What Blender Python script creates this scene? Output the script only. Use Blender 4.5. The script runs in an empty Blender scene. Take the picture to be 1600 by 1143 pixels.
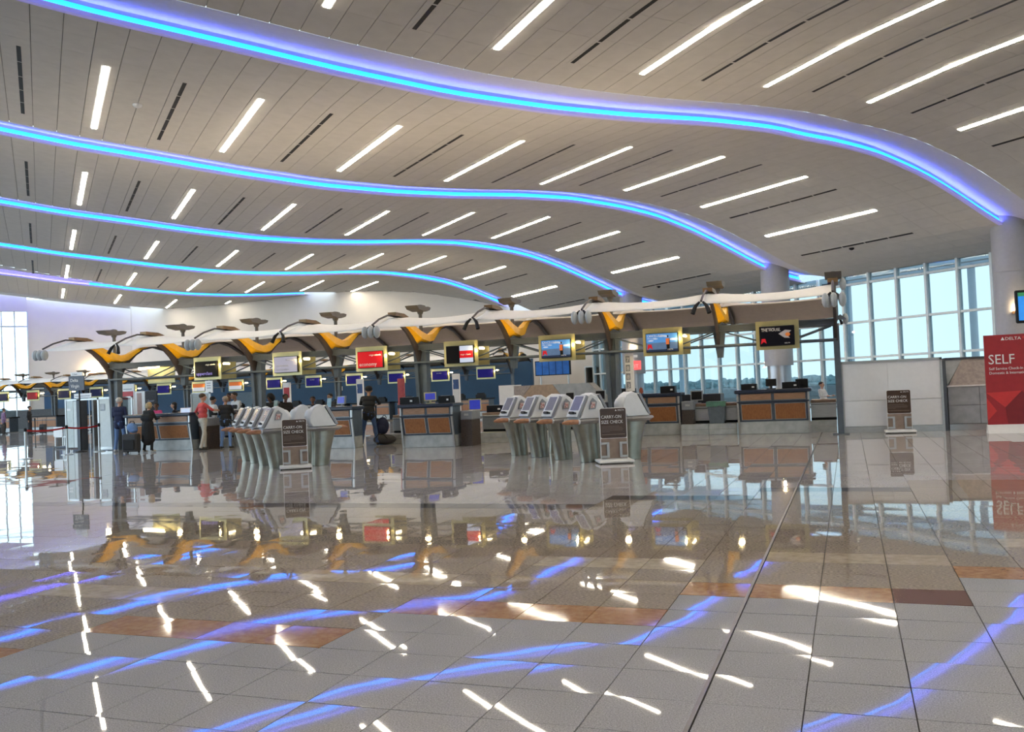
import bpy, bmesh, math, random
import numpy as np
from mathutils import Vector, Matrix, Euler
random.seed(7)
R = math.radians
col = bpy.context.scene.collection
sc = bpy.context.scene

# ------------------------------------------------------------------ camera, sky, exposure
EYE = 1.55
YAW, PITCH, ROLL = R(20.285), R(1.390), R(2.491)
fwd = Vector((-math.sin(YAW)*math.cos(PITCH), math.cos(YAW)*math.cos(PITCH), math.sin(PITCH)))
rt0 = Vector((math.cos(YAW), math.sin(YAW), 0)); up0 = rt0.cross(fwd)
rt = rt0*math.cos(ROLL) - up0*math.sin(ROLL); up = up0*math.cos(ROLL) + rt0*math.sin(ROLL)
cd = bpy.data.cameras.new('camera'); cam = bpy.data.objects.new('camera', cd); col.objects.link(cam)
M = Matrix((rt, up, -fwd)).transposed().to_4x4(); M.translation = (0, 0, EYE); cam.matrix_world = M
cd.sensor_width = 36; cd.lens = 36*1420/1600; cd.clip_end = 2000; cd.clip_start = .05
sc.camera = cam
wd = bpy.data.worlds.new('overcast_sky'); sc.world = wd; wd.use_nodes = True
nt = wd.node_tree; nt.nodes.clear()
wo = nt.nodes.new('ShaderNodeOutputWorld'); bg = nt.nodes.new('ShaderNodeBackground')
tc = nt.nodes.new('ShaderNodeTexCoord'); sx = nt.nodes.new('ShaderNodeSeparateXYZ'); cr = nt.nodes.new('ShaderNodeValToRGB')
nt.links.new(tc.outputs['Generated'], sx.inputs[0]); nt.links.new(sx.outputs['Z'], cr.inputs[0])
cr.color_ramp.elements[0].position = 0; cr.color_ramp.elements[0].color = (.72, .90, 1.0, 1)
cr.color_ramp.elements[1].position = .6; cr.color_ramp.elements[1].color = (.62, .80, .95, 1)
nt.links.new(cr.outputs[0], bg.inputs[0]); nt.links.new(bg.outputs[0], wo.inputs[0])
bg.inputs[1].default_value = 2.6
vs = sc.view_settings; vs.view_transform = 'Standard'; vs.look = 'None'; vs.gamma = 1; vs.use_curve_mapping = False
vs.exposure = 0.35
LIGHT_STRIP, COVE_LENS, COVE_TUBE, LAMP = 36.0, 2.7, 46.0, 12.0
cy = sc.cycles; cy.max_bounces = 6; cy.diffuse_bounces = 3; cy.glossy_bounces = 3; cy.transparent_max_bounces = 12
cy.caustics_reflective = False; cy.caustics_refractive = False; cy.sample_clamp_indirect = 4; cy.use_denoising = True

# ------------------------------------------------------------------ materials
MATS = {}
def mat(name, c, rough=.5, metal=0., spec=.5, nz=0., ns=8., emit=None, es=0., c2=None, aniso=None, bump=0., detail=3, coat=0.):
    if name in MATS: return MATS[name]
    if name.startswith('screen_'): c = tuple(x*.25 for x in c); spec = .12; rough = .5
    m = bpy.data.materials.new(name); m.use_nodes = True; n = m.node_tree; b = n.nodes['Principled BSDF']
    b.inputs['Base Color'].default_value = (*c, 1); b.inputs['Roughness'].default_value = rough
    b.inputs['Metallic'].default_value = metal; b.inputs['Specular IOR Level'].default_value = spec
    if coat: b.inputs['Coat Weight'].default_value = coat; b.inputs['Coat Roughness'].default_value = .05
    if nz > 0 or c2 or bump:
        t = n.nodes.new('ShaderNodeTexCoord'); mp = n.nodes.new('ShaderNodeMapping'); no = n.nodes.new('ShaderNodeTexNoise')
        n.links.new(t.outputs['Object'], mp.inputs[0]); n.links.new(mp.outputs[0], no.inputs[0])
        if aniso: mp.inputs['Scale'].default_value = aniso
        no.inputs['Scale'].default_value = ns; no.inputs['Detail'].default_value = detail
        r = n.nodes.new('ShaderNodeValToRGB'); n.links.new(no.outputs[0], r.inputs[0])
        a = c2 if c2 else tuple(x*(1-nz) for x in c); d = c if c2 else tuple(min(1, x*(1+nz)) for x in c)
        r.color_ramp.elements[0].position = .35; r.color_ramp.elements[0].color = (*a, 1)
        r.color_ramp.elements[1].position = .65; r.color_ramp.elements[1].color = (*d, 1)
        n.links.new(r.outputs[0], b.inputs['Base Color'])
        if bump:
            bp = n.nodes.new('ShaderNodeBump'); bp.inputs['Distance'].default_value = bump
            n.links.new(no.outputs[0], bp.inputs['Height']); n.links.new(bp.outputs[0], b.inputs['Normal'])
    if emit:
        b.inputs['Emission Color'].default_value = (*emit, 1); b.inputs['Emission Strength'].default_value = es
    MATS[name] = m; return m

def stone(name, c1, c2, c3, s1, s2, rough=.06, vein=None):
    """polished granite: speckle + larger clouding + the faint waviness of the polish"""
    m = bpy.data.materials.new(name); m.use_nodes = True; n = m.node_tree; b = n.nodes['Principled BSDF']; L = n.links.new
    t = n.nodes.new('ShaderNodeTexCoord'); g = n.nodes.new('ShaderNodeNewGeometry')
    mp = n.nodes.new('ShaderNodeMapping'); L(g.outputs['Position'], mp.inputs[0])
    if vein: mp.inputs['Scale'].default_value = vein
    n1 = n.nodes.new('ShaderNodeTexNoise'); n1.inputs['Scale'].default_value = s1; n1.inputs['Detail'].default_value = 6; n1.inputs['Roughness'].default_value = .7
    n2 = n.nodes.new('ShaderNodeTexNoise'); n2.inputs['Scale'].default_value = s2; n2.inputs['Detail'].default_value = 3
    L(mp.outputs[0], n1.inputs[0]); L(g.outputs['Position'], n2.inputs[0])
    r1 = n.nodes.new('ShaderNodeValToRGB'); L(n1.outputs[0], r1.inputs[0])
    e = r1.color_ramp.elements; e[0].position = .36; e[0].color = (*c1, 1); e[1].position = .62; e[1].color = (*c3, 1)
    x = e.new(.5); x.color = (*c2, 1)
    # every tile its own tone (follows the tile, not the light)
    vo = n.nodes.new('ShaderNodeAttribute'); vo.attribute_name = 'tone'
    mx = n.nodes.new('ShaderNodeMix'); mx.data_type = 'RGBA'; mx.blend_type = 'MULTIPLY'; mx.inputs[0].default_value = .35
    rr = n.nodes.new('ShaderNodeValToRGB'); L(n2.outputs[0], rr.inputs[0]); rr.color_ramp.elements[0].position = .3; rr.color_ramp.elements[0].color = (.72, .72, .74, 1); rr.color_ramp.elements[1].position = .7
    L(r1.outputs[0], mx.inputs[6]); L(rr.outputs[0], mx.inputs[7]); L(mx.outputs[2], b.inputs['Base Color'])
    b.inputs['Roughness'].default_value = rough; b.inputs['Specular IOR Level'].default_value = .5
    nb = n.nodes.new('ShaderNodeTexNoise'); nb.inputs['Scale'].default_value = 2.6; nb.inputs['Detail'].default_value = 0.6; L(g.outputs['Position'], nb.inputs[0])
    bp = n.nodes.new('ShaderNodeBump'); bp.inputs['Distance'].default_value = .00042; L(nb.outputs[0], bp.inputs['Height']); L(bp.outputs[0], b.inputs['Normal'])
    MATS[name] = m; return m

S_GREY = stone('grey_granite', (.26, .265, .285), (.395, .40, .43), (.53, .54, .57), 130, 1.2, .022)
S_TAN = stone('tan_granite', (.19, .155, .125), (.34, .285, .225), (.49, .425, .345), 42, .9, .025, (1, 2.2, 1))
S_ORANGE = stone('orange_granite', (.33, .155, .06), (.42, .215, .09), (.50, .28, .13), 14, 1.5, .05)
S_BEIGE = stone('beige_marble', (.40, .335, .25), (.49, .42, .32), (.56, .49, .38), 9, 1.5, .03)
S_RED = stone('dark_red_granite', (.10, .035, .028), (.14, .05, .04), (.18, .07, .055), 40, 2, .05)
S_PALE = stone('pale_pink_granite', (.34, .315, .315), (.45, .42, .42), (.55, .525, .52), 45, .8, .02)
S_DARK = stone('dark_brown_granite', (.05, .045, .045), (.08, .07, .07), (.12, .11, .10), 40, 1, .05)
WHITE = mat('white_painted_board', (.80, .80, .81), .6, nz=.02)
CEILP = mat('ceiling_tile_white', (.66, .635, .60), .75, nz=.03, ns=3)
BACKING = mat('ceiling_void', (.24, .23, .22), .9, nz=.1)
WALLW = mat('cream_wall_paint', (.78, .73, .68), .7, nz=.02, ns=1)
BLUEW = mat('deep_blue_wall', (.013, .062, .145), .5, nz=.06, ns=1.2)
STEEL = mat('brushed_steel', (.52, .54, .55), .32, .85, nz=.08, ns=6, aniso=(1, 1, 12))
STEELD = mat('blue_grey_steel_paint', (.10, .125, .155), .5, .0, .3, nz=.08, ns=5)
STEELM = mat('mid_grey_steel_paint', (.085, .10, .12), .5, .0, .3, nz=.06, ns=5)
DARK = mat('black_plastic', (.008, .008, .010), .5, spec=.25, nz=.2)
NAVY = mat('dark_navy_worktop', (.018, .028, .055), .3, nz=.15)
SLATE = mat('slate_counter_frame', (.07, .095, .13), .4, nz=.1)
WOOD = mat('orange_brown_veneer', (.36, .15, .055), .4, c2=(.24, .095, .035), ns=3, aniso=(18, 18, 1))
WOODL = mat('light_brown_veneer', (.40, .23, .14), .4, c2=(.30, .17, .10), ns=3, aniso=(2, 2, 14))
PLINTH = mat('pale_stone_plinth', (.50, .53, .54), .3, c2=(.38, .41, .42), ns=5, detail=6)
PANELW = mat('cool_white_laminate', (.80, .82, .87), .5, nz=.015)
STONEG = mat('grey_stone_cladding', (.44, .47, .50), .35, c2=(.34, .37, .40), ns=5, detail=6)
STONEP = mat('pinkish_granite_cladding', (.42, .36, .33), .3, c2=(.30, .26, .25), ns=14, detail=6)
GOLD = mat('lamplit_plate_and_beige_shell', (.46, .42, .22), .38, .5, nz=.06, ns=4)  # plates: gold lamp glow put into the steel's colour; also beige monitor casings
YELLOW = mat('golden_yellow_steel', (.88, .46, .01), .35, nz=.05)
RIBM = mat('dark_brown_steel', (.045, .035, .035), .45, nz=.15)
SAIL = mat('white_tensile_fabric', (.80, .78, .76), .8, nz=.02)
SAIL2 = mat('beige_tensile_fabric', (.66, .58, .50), .8, nz=.03)
BROWNM = mat('bronze_lamp_housing', (.22, .13, .06), .4, .5, nz=.1)
LAMPG = mat('dull_lamp_grey', (.14, .125, .11), .5, .2, nz=.08)
GREYL = mat('light_grey_plastic', (.42, .45, .48), .4, nz=.05)
KWHITE = mat('white_kiosk_shell', (.66, .68, .72), .3, nz=.03)
KGREY = mat('grey_kiosk_frame', (.26, .28, .32), .4, nz=.05)
KLEDGE = mat('grey_ledge', (.30, .29, .29), .35, nz=.06)
KWOOD = mat('brown_hand_rest', (.40, .19, .10), .35, nz=.12, ns=20)
PED = mat('satin_steel_pedestal', (.33, .335, .29), .32, .8, c2=(.23, .235, .20), ns=3, detail=5)
SCRN = mat('dim_touch_screen', (.04, .045, .07), .2, spec=.3, nz=.15, emit=(.26, .26, .33), es=.25)
SIGNBR = mat('dark_brown_sign', (.055, .026, .014), .4, nz=.1)
TXT = mat('white_lettering', (.75, .73, .72), .6, nz=.02, emit=(1, 1, 1), es=.05)
TXTD = mat('faint_grey_lettering', (.22, .17, .14), .6, nz=.02)
GREYTXT = mat('grey_lettering', (.35, .36, .40), .6, nz=.02)
SIGNG = mat('slate_sign', (.09, .10, .13), .5, nz=.08)
REDB = mat('banner_red', (.36, .018, .025), .5, nz=.05)
REDB2 = mat('banner_bright_red', (.62, .035, .035), .5, nz=.05)
REDB3 = mat('banner_deep_red', (.22, .010, .016), .5, nz=.05)
REDBELT = mat('red_belt', (.35, .01, .015), .7, nz=.1)
GLASS_FR = mat('frosted_glass_panel', (.52, .58, .58), .15, nz=.05)
EMW = mat('strip_light_diffuser', (.9, .88, .8), .5, emit=(1.0, .88, .69), es=LIGHT_STRIP, nz=.01)
EMC = mat('cyan_cove_lens', (.1, .4, .8), .5, emit=(.0, .30, 1.0), es=COVE_LENS, nz=.01)
EMV = mat('violet_cove_tube', (.3, .3, .8), .5, emit=(.13, .11, 1.0), es=COVE_TUBE, nz=.01)
EML = mat('warm_lamp', (1, .9, .6), .5, emit=(1, .78, .42), es=LAMP, nz=.01)
COLUP = mat('column_upper_paint', (.37, .365, .385), .45, nz=.03)
COLST = mat('column_steel_cladding', (.40, .41, .44), .3, .7, nz=.05, ns=2)
RED_SC = mat('screen_red', (.50, .01, .015), .3, nz=.03, emit=(.55, .01, .015), es=.8)
MULL = mat('white_mullion', (.74, .81, .84), .45, nz=.03)
BIN = mat('grey_bin_plastic', (.12, .15, .18), .5, nz=.08)
BAGG = mat('green_bin_liner', (.10, .24, .18), .45, nz=.15)

def glassmat(name, tint, gl):
    m = bpy.data.materials.new(name); m.use_nodes = True; n = m.node_tree; n.nodes.clear(); L = n.links.new
    o = n.nodes.new('ShaderNodeOutputMaterial'); mx = n.nodes.new('ShaderNodeMixShader'); t = n.nodes.new('ShaderNodeBsdfTransparent'); g = n.nodes.new('ShaderNodeBsdfGlossy')
    fr = n.nodes.new('ShaderNodeFresnel'); fr.inputs[0].default_value = 1.5
    ml = n.nodes.new('ShaderNodeMath'); ml.operation = 'MULTIPLY'; ml.inputs[1].default_value = gl; 
    ge = n.nodes.new('ShaderNodeNewGeometry'); sb = n.nodes.new('ShaderNodeMath'); sb.operation = 'SUBTRACT'; sb.inputs[0].default_value = 1; L(ge.outputs['Backfacing'], sb.inputs[1])
    mm = n.nodes.new('ShaderNodeMath'); mm.operation = 'MULTIPLY'; L(sb.outputs[0], mm.inputs[0]); L(fr.outputs[0], mm.inputs[1]); L(mm.outputs[0], ml.inputs[0])
    no = n.nodes.new('ShaderNodeTexNoise'); no.inputs['Scale'].default_value = .4; r = n.nodes.new('ShaderNodeValToRGB'); L(no.outputs[0], r.inputs[0])
    r.color_ramp.elements[0].color = (*[x*.94 for x in tint], 1); r.color_ramp.elements[1].color = (*tint, 1)
    L(r.outputs[0], t.inputs[0]); g.inputs['Roughness'].default_value = .02
    L(ml.outputs[0], mx.inputs[0]); L(t.outputs[0], mx.inputs[1]); L(g.outputs[0], mx.inputs[2]); L(mx.outputs[0], o.inputs[0]); MATS[name] = m; return m
PANE = glassmat('blue_tinted_glass', (.545, .60, .61), 1.0)
CLEAR = glassmat('clear_glass', (.93, .98, 1.0), 1.0)
BOOTHG = glassmat('grey_booth_glass', (.45, .50, .52), 2.0)

# ------------------------------------------------------------------ mesh helpers
class MB:
    def __init__(s): s.v = []; s.f = []; s.fm = []; s.ms = []; s.T = None
    def mi(s, m):
        if m not in s.ms: s.ms.append(m)
        return s.ms.index(m)
    def add(s, vs, fs, m=None):
        o = len(s.v); s.v += [tuple(x) for x in vs]; k = s.mi(m) if m else 0
        for f in fs: s.f.append(tuple(i+o for i in f)); s.fm.append(k)
        return s
    def box(s, x0, x1, y0, y1, z0, z1, m=None, bv=0., rz=0, c=None):
        if bv > 0:
            b = min(bv, (x1-x0)*.45, (y1-y0)*.45, (z1-z0)*.45)
            vs = []
            for z, k in ((z0, b), (z0+b, 0), (z1-b, 0), (z1, b)):
                for px, py in ((x0+k, y0+b), (x0+b, y0+k), (x1-b, y0+k), (x1-k, y0+b), (x1-k, y1-b), (x1-b, y1-k), (x0+b, y1-k), (x0+k, y1-b)): vs.append((px, py, z))
            fs = [tuple(range(7, -1, -1)), tuple(range(24, 32))]
            for r in range(3):
                for i in range(8): fs.append((r*8+i, r*8+(i+1) % 8, (r+1)*8+(i+1) % 8, (r+1)*8+i))
        else:
            vs = [(x, y, z) for z in (z0, z1) for x, y in ((x0, y0), (x1, y0), (x1, y1), (x0, y1))]
            fs = [(3, 2, 1, 0), (4, 5, 6, 7), (0, 1, 5, 4), (1, 2, 6, 5), (2, 3, 7, 6), (3, 0, 4, 7)]
        if rz:
            cx, cyy = c if c else ((x0+x1)/2, (y0+y1)/2); ca, sa = math.cos(rz), math.sin(rz)
            vs = [(cx+(x-cx)*ca-(y-cyy)*sa, cyy+(x-cx)*sa+(y-cyy)*ca, z) for x, y, z in vs]
        return s.add(vs, fs, m)
    def prism(s, pts, d, m=None):
        """closed outline pts (3D) pushed along vector d"""
        n = len(pts); d = Vector(d); vs = [Vector(p) for p in pts] + [Vector(p)+d for p in pts]
        return s.add(vs, [tuple(range(n-1, -1, -1)), tuple(range(n, 2*n))] + [(i, (i+1) % n, n+(i+1) % n, n+i) for i in range(n)], m)
    def tube(s, pts, r, m=None, n=8, cap=True):
        pts = [Vector(p) for p in pts]; rs = r if isinstance(r, (list, tuple)) else [r]*len(pts); vs = []
        for i, p in enumerate(pts):
            t = (pts[min(i+1, len(pts)-1)] - pts[max(i-1, 0)]).normalized()
            a = t.cross(Vector((0, 0, 1)) if abs(t.z) < .9 else Vector((1, 0, 0))).normalized(); b = t.cross(a)
            for k in range(n):
                an = 2*math.pi*k/n; vs.append(p + (a*math.cos(an)+b*math.sin(an))*rs[i])
        fs = [(i*n+k, i*n+(k+1) % n, (i+1)*n+(k+1) % n, (i+1)*n+k) for i in range(len(pts)-1) for k in range(n)]
        if cap: fs += [tuple(range(n-1, -1, -1)), tuple(range((len(pts)-1)*n, len(pts)*n))]
        return s.add(vs, fs, m)
    def ell(s, c, r, m=None, n=12, k=8, rot=None):
        vs = []
        for i in range(1, k):
            th = math.pi*i/k
            for j in range(n):
                ph = 2*math.pi*j/n; v = Vector((r[0]*math.sin(th)*math.cos(ph), r[1]*math.sin(th)*math.sin(ph), r[2]*math.cos(th)))
                if rot: v = rot @ v
                vs.append(Vector(c)+v)
        t = Vector((0, 0, r[2])); b = Vector((0, 0, -r[2]))
        if rot: t = rot @ t; b = rot @ b
        vs += [Vector(c)+t, Vector(c)+b]; T = len(vs)-2
        fs = [(i*n+j, (i+1)*n+j, (i+1)*n+(j+1) % n, i*n+(j+1) % n) for i in range(k-2) for j in range(n)]
        fs += [(T, j, (j+1) % n) for j in range(n)] + [(T+1, (k-2)*n+(j+1) % n, (k-2)*n+j) for j in range(n)]
        return s.add(vs, fs, m)
    def lathe(s, prof, c=(0, 0), m=None, n=24):
        vs = [(c[0]+r*math.cos(2*math.pi*j/n), c[1]+r*math.sin(2*math.pi*j/n), z) for r, z in prof for j in range(n)]
        fs = [(i*n+j, i*n+(j+1) % n, (i+1)*n+(j+1) % n, (i+1)*n+j) for i in range(len(prof)-1) for j in range(n)]
        fs += [tuple(range(n-1, -1, -1)), tuple(range((len(prof)-1)*n, len(prof)*n))]
        return s.add(vs, fs, m)
    def build(s, name, m=None, parent=None, smooth=False, label=None, kind=None):
        me = bpy.data.meshes.new(name); me.from_pydata(s.v, [], s.f)
        if m and not s.ms: me.materials.append(m)
        elif m: me.materials.append(m); [me.materials.append(x) for x in s.ms if x != m]
        else: [me.materials.append(x) for x in s.ms]
        if s.ms and not m: me.polygons.foreach_set('material_index', s.fm)
        if smooth: me.polygons.foreach_set('use_smooth', [True]*len(s.f))
        me.update(); o = bpy.data.objects.new(name, me); col.objects.link(o)
        if smooth:
            try: me.set_sharp_from_angle(angle=R(40))
            except Exception: pass
        if parent: o.parent = parent
        if label: o['label'] = label
        if kind: o['kind'] = kind
        return o

def thing(name, label, cat, loc=(0, 0, 0), rz=0., group=None):
    o = bpy.data.objects.new(name, None); col.objects.link(o); o.location = loc; o.rotation_euler = (0, 0, rz)
    o.empty_display_size = .1; o['label'] = label; o['category'] = cat
    if group: o['group'] = group
    return o
def tag(o, label, cat, group=None):
    o['label'] = label; o['category'] = cat
    if group: o['group'] = group
    return o
def part(name, m, parent, fn, smooth=False, label=None):
    b = MB(); fn(b); return b.build(name, m, parent, smooth, label)
def bpart(name, m, parent, *a, bv=0., label=None):
    return MB().box(*a, bv=bv).build(name, m, parent, label=label)
def copy_tree(o, parent=None):
    c = o.copy(); col.objects.link(c)
    if parent: c.parent = parent
    for ch in list(o.children): copy_tree(ch, c)
    return c
def text(body, loc, size, m, parent, rz=0., align='LEFT', xs=1., tilt=0., name='lettering'):
    cu = bpy.data.curves.new(name, 'FONT'); cu.body = body; cu.size = size; cu.extrude = .002; cu.align_x = align; cu.resolution_u = 2
    tmp = bpy.data.objects.new('tmp_text', cu); me = bpy.data.meshes.new_from_object(tmp); bpy.data.objects.remove(tmp); bpy.data.curves.remove(cu)
    me.materials.clear(); me.materials.append(m); me.name = name; o = bpy.data.objects.new(name, me); col.objects.link(o)
    o.location = loc; o.rotation_euler = (R(90)-tilt, 0, rz); o.scale = (xs, 1, 1)
    if parent: o.parent = parent
    return o

# hall axes: W runs down the hall, P across it towards the window wall
PH = R(47.7)
def wp(w, p, z=0.): return Vector((-math.sin(PH)*w+math.cos(PH)*p, math.cos(PH)*w+math.sin(PH)*p, z))
FT = [(-12, 12.1), (-9, 11.6), (-6, 11.15), (-1.2, 10.55), (1.2, 10.2), (3.8, 9.93), (6.6, 9.62), (9.6, 9.37), (12.5, 9.3), (15, 9.35), (18, 9.5), (20.5, 9.52), (23, 9.3), (25, 8.98), (27, 8.4), (29, 7.65), (31, 6.85), (32.3, 6.42), (34, 6.12), (36, 5.95)]
_px = np.arange(-12, 36.01, .1); _pz = np.interp(_px, [a for a, _ in FT], [b for _, b in FT])
_k = np.hanning(23); _k /= _k.sum(); _pz = np.convolve(np.pad(_pz, 11, mode='edge'), _k, 'valid')
def F(p, w):
    z = float(np.interp(p, _px, _pz)); dz = float(np.interp(w, [0, 15, 21, 24, 30, 33.4, 36], [0, 0, -.36, -.2, -.1, -.05, 0]))
    return z + dz*float(np.interp(p, [22, 28], [1, 0]))
WC = [21.17+12.22*(k-1) for k in range(-1, 7)]     # lips of the light coves (k = -1 .. 6)
COVE_W = 1.8
BACKY = 61.0

# ------------------------------------------------------------------ setting: floor
TX0, TY0, TDX, TDY = .21, 4.43, .48, .4385
def zone(i, j):
    s = math.floor((i+3)/4)
    jr = 5+2*s
    jp = 15 if s < -2 else 15+2*(s+2)
    if j > jp: return S_PALE
    if j == jp and s < 1: return S_DARK
    if j < jr: return S_GREY
    if j == jr: return S_RED if (i == 0 and j == 5) else S_ORANGE
    if j == jr+(3 if s >= 0 else 4) and (i % 4) != 1: return S_BEIGE
    return S_TAN
floor = MB().box(-95, 44, -24, 75, -.3, -.012).build('floor', mat('dark_joint_mortar', (.05, .048, .045), .7, nz=.1)); floor['kind'] = 'structure'
def tile_geo(b, i, j, far=False):
    x0 = TX0+i*TDX; y0 = TY0+j*TDY; g = .003
    if abs(x0-(-.75)) < .03: x0 += .012
    if abs(x0+TDX-(-.75)) < .03: xe = x0+TDX-.012
    else: xe = TX0+(i+1)*TDX
    x0 += g; x1 = xe-g; y1 = y0+TDY-g; y0 += g
    rn = random.Random(i*7919+j*104729); sg = .0026 if j < 8 else .0015; tx = rn.gauss(0, sg); ty = rn.gauss(0, sg); cx, cyy = (x0+x1)/2, (y0+y1)/2
    vs = [(x, y, (x-cx)*tx+(y-cyy)*ty) for x, y in ((x0, y0), (x1, y0), (x1, y1), (x0, y1))] + [(x, y, -.012) for x, y in ((x0, y0), (x1, y0), (x1, y1), (x0, y1))]
    b.add(vs, [(0, 1, 2, 3), (0, 4, 5, 1), (1, 5, 6, 2), (2, 6, 7, 3), (3, 7, 4, 0)], zone(i, j))
cells = []
for j in range(-5, 92):
    yc = TY0+(j+.5)*TDY
    for i in range(-150, 16):
        xc = TX0+(i+.5)*TDX
        if xc < -4-yc*1.25 or xc > 1.2+yc*.26: continue
        Z = fwd.x*xc+fwd.y*yc; cells.append((Z, i, j, xc*rt.x+yc*rt.y))
inview = sorted(c for c in cells if c[0] > 3.2 and abs(c[3]) < c[0]*.60)
near = set((c[1], c[2]) for c in inview[:300])
fb = MB()
for Z, i, j, l in cells:
    if (i, j) in near: b = MB(); tile_geo(b, i, j); b.build('floor_tile', None, floor)
    else: tile_geo(fb, i, j)
fb.build('floor_tile_field', None, floor, kind='stuff')
bpart('expansion_joint', mat('joint_metal', (.16, .15, .15), .35, .6, nz=.1), floor, -.755-.011, -.755+.011, 0, 45, -.012, .0005)
# ------------------------------------------------------------------ setting: walls
def WPbox(b, w0, w1, p0, p1, z0, z1, m=None):
    vs = [wp(w, p, z) for z in (z0, z1) for w, p in ((w0, p0), (w0, p1), (w1, p1), (w1, p0))]
    b.add(vs, [(3, 2, 1, 0), (4, 5, 6, 7), (0, 1, 5, 4), (1, 2, 6, 5), (2, 3, 7, 6), (3, 0, 4, 7)], m)
def wallbox(name, a, b_, z0, z1, t, m):
    a = Vector((*a, 0)); b_ = Vector((*b_, 0)); d = (b_-a).normalized(); nrm = Vector((-d.y, d.x, 0))*t
    q = MB(); q.prism([(a.x, a.y, z0), (b_.x, b_.y, z0), (b_.x, b_.y, z1), (a.x, a.y, z1)], nrm); o = q.build(name, m); o['kind'] = 'structure'; return o
cnr = wp(83, 6.75)
# back wall (parallel to the counters), doorway kept open
xd0, xd1 = -17.1, -16.15
wb = MB()
wb.box(cnr.x, xd0, BACKY, BACKY+.3, 0, 9.9); wb.box(xd0, xd1, BACKY, BACKY+.3, 2.75, 9.9); wb.box(xd1, -15.6, BACKY, BACKY+.3, 0, 9.9)
o = wb.build('wall_back', WALLW); o['kind'] = 'structure'
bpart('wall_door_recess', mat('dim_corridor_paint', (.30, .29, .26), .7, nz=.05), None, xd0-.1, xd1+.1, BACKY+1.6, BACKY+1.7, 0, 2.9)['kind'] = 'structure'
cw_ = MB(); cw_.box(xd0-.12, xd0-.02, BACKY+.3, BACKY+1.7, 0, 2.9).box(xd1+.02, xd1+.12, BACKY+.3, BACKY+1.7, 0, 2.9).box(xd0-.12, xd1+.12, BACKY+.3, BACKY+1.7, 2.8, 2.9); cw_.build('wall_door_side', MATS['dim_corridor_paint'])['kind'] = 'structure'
tr = MB(); tr.box(xd0-.08, xd0, BACKY-.05, BACKY, 0, 2.83).box(xd1, xd1+.08, BACKY-.05, BACKY, 0, 2.83).box(xd0, xd1, BACKY-.05, BACKY, 2.75, 2.83); tr.build('trim_1', STEEL)['kind'] = 'structure'
# end wall (crosses the hall) with its tall window
a, b_ = wp(83, -.85), wp(83, 6.9)
wallbox('wall_left', (b_.x, b_.y), (a.x, a.y), 0, 10.4, -.3, WALLW)
a2 = wp(83, -12); wallbox('wall_left_upper', (a.x, a.y), (a2.x, a2.y), 9.4, 12.2, .3, WALLW)
win2 = thing('window_2', 'tall bright window in the end wall at far left', 'window'); win2['kind'] = 'structure'
del win2['category']
ps = [-.85-.92*i for i in range(12)]
for p in ps: b = MB(); WPbox(b, 82.9, 83.1, p-.05, p+.05, 0, 9.4); b.build('mullion', MULL, win2)
zs = [0, 3.49, 8.22, 9.4]
for z in zs[1:3]: b = MB(); WPbox(b, 82.92, 83.08, ps[-1], ps[0], z-.06, z+.06); b.build('transom', MULL, win2)
for i in range(len(ps)-1):
    for k in range(3):
        b = MB(); WPbox(b, 82.99, 83.01, ps[i+1]+.05, ps[i]-.05, zs[k]+(.06 if k else 0), zs[k+1]-.06); b.build('pane', CLEAR, win2)
# the unseen sides of the hall
FW0 = -27.0
a, b_ = wp(FW0, 34.1), wp(FW0, -12); 
wallbox('wall_behind', (b_.x, b_.y), (a.x, a.y), 0, 3.2, -.3, WALLW); wallbox('wall_behind_upper', (b_.x, b_.y), (a.x, a.y), 9.2, 12.3, -.3, WALLW)
fill_win = thing('fill_window', 'unseen high window behind the viewpoint, added for cool daylight', 'window'); fill_win['kind'] = 'structure'; del fill_win['category']  # unseen window added to throw cool daylight forward into the hall
for i in range(24):
    p = -12+2*i; b = MB(); WPbox(b, FW0-.1, FW0+.1, p-.06, p+.06, 3.2, 9.2); b.build('mullion', MULL, fill_win)
    if i < 23: b = MB(); WPbox(b, FW0-.01, FW0+.01, p+.06, p+1.94, 3.2, 9.2); b.build('pane', CLEAR, fill_win)

a, b_ = wp(FW0, -12), wp(20, -12); wallbox('wall_side', (a.x, a.y), (b_.x, b_.y), 0, 12.3, .3, WALLW)
# blue wall behind the far counters
bpart('wall_blue', BLUEW, None, -62.4, -19.3, 56, 56.25, 0, 3.42)['kind'] = 'structure'
bpart('trim_2', WHITE, None, -62.4, -19.3, 55.95, 56.3, 3.42, 3.5)['kind'] = 'structure'
# glazed wall
win1 = thing('window_1', 'long glazed wall of blue tinted panes with pale mullions', 'window'); win1['kind'] = 'structure'; del win1['category']
PW = 34.0; zt = [0.12, 2.27, 3.92, 6.2]; w_ = [23.35+1.524*i for i in range(-33, 20)]; w_ = [w for w in w_ if w < 53.2] + [53.2]
for w in w_: b = MB(); WPbox(b, w-.055, w+.055, PW-.12, PW+.12, 0, 6.2); b.build('mullion', MULL, win1)
for z in (.06, 2.27, 3.92, 5.72): b = MB(); WPbox(b, w_[0], w_[-1], PW-.09, PW+.09, z-.05, z+.05); b.build('transom', MULL, win1)
for i in range(len(w_)-1):
    for z0, z1 in ((.11, 2.22), (2.32, 3.87), (3.97, 5.67), (5.77, 6.2)):
        b = MB(); WPbox(b, w_[i]+.055, w_[i+1]-.055, PW-.01, PW+.01, z0, z1); b.build('pane', PANE, win1)
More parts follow.
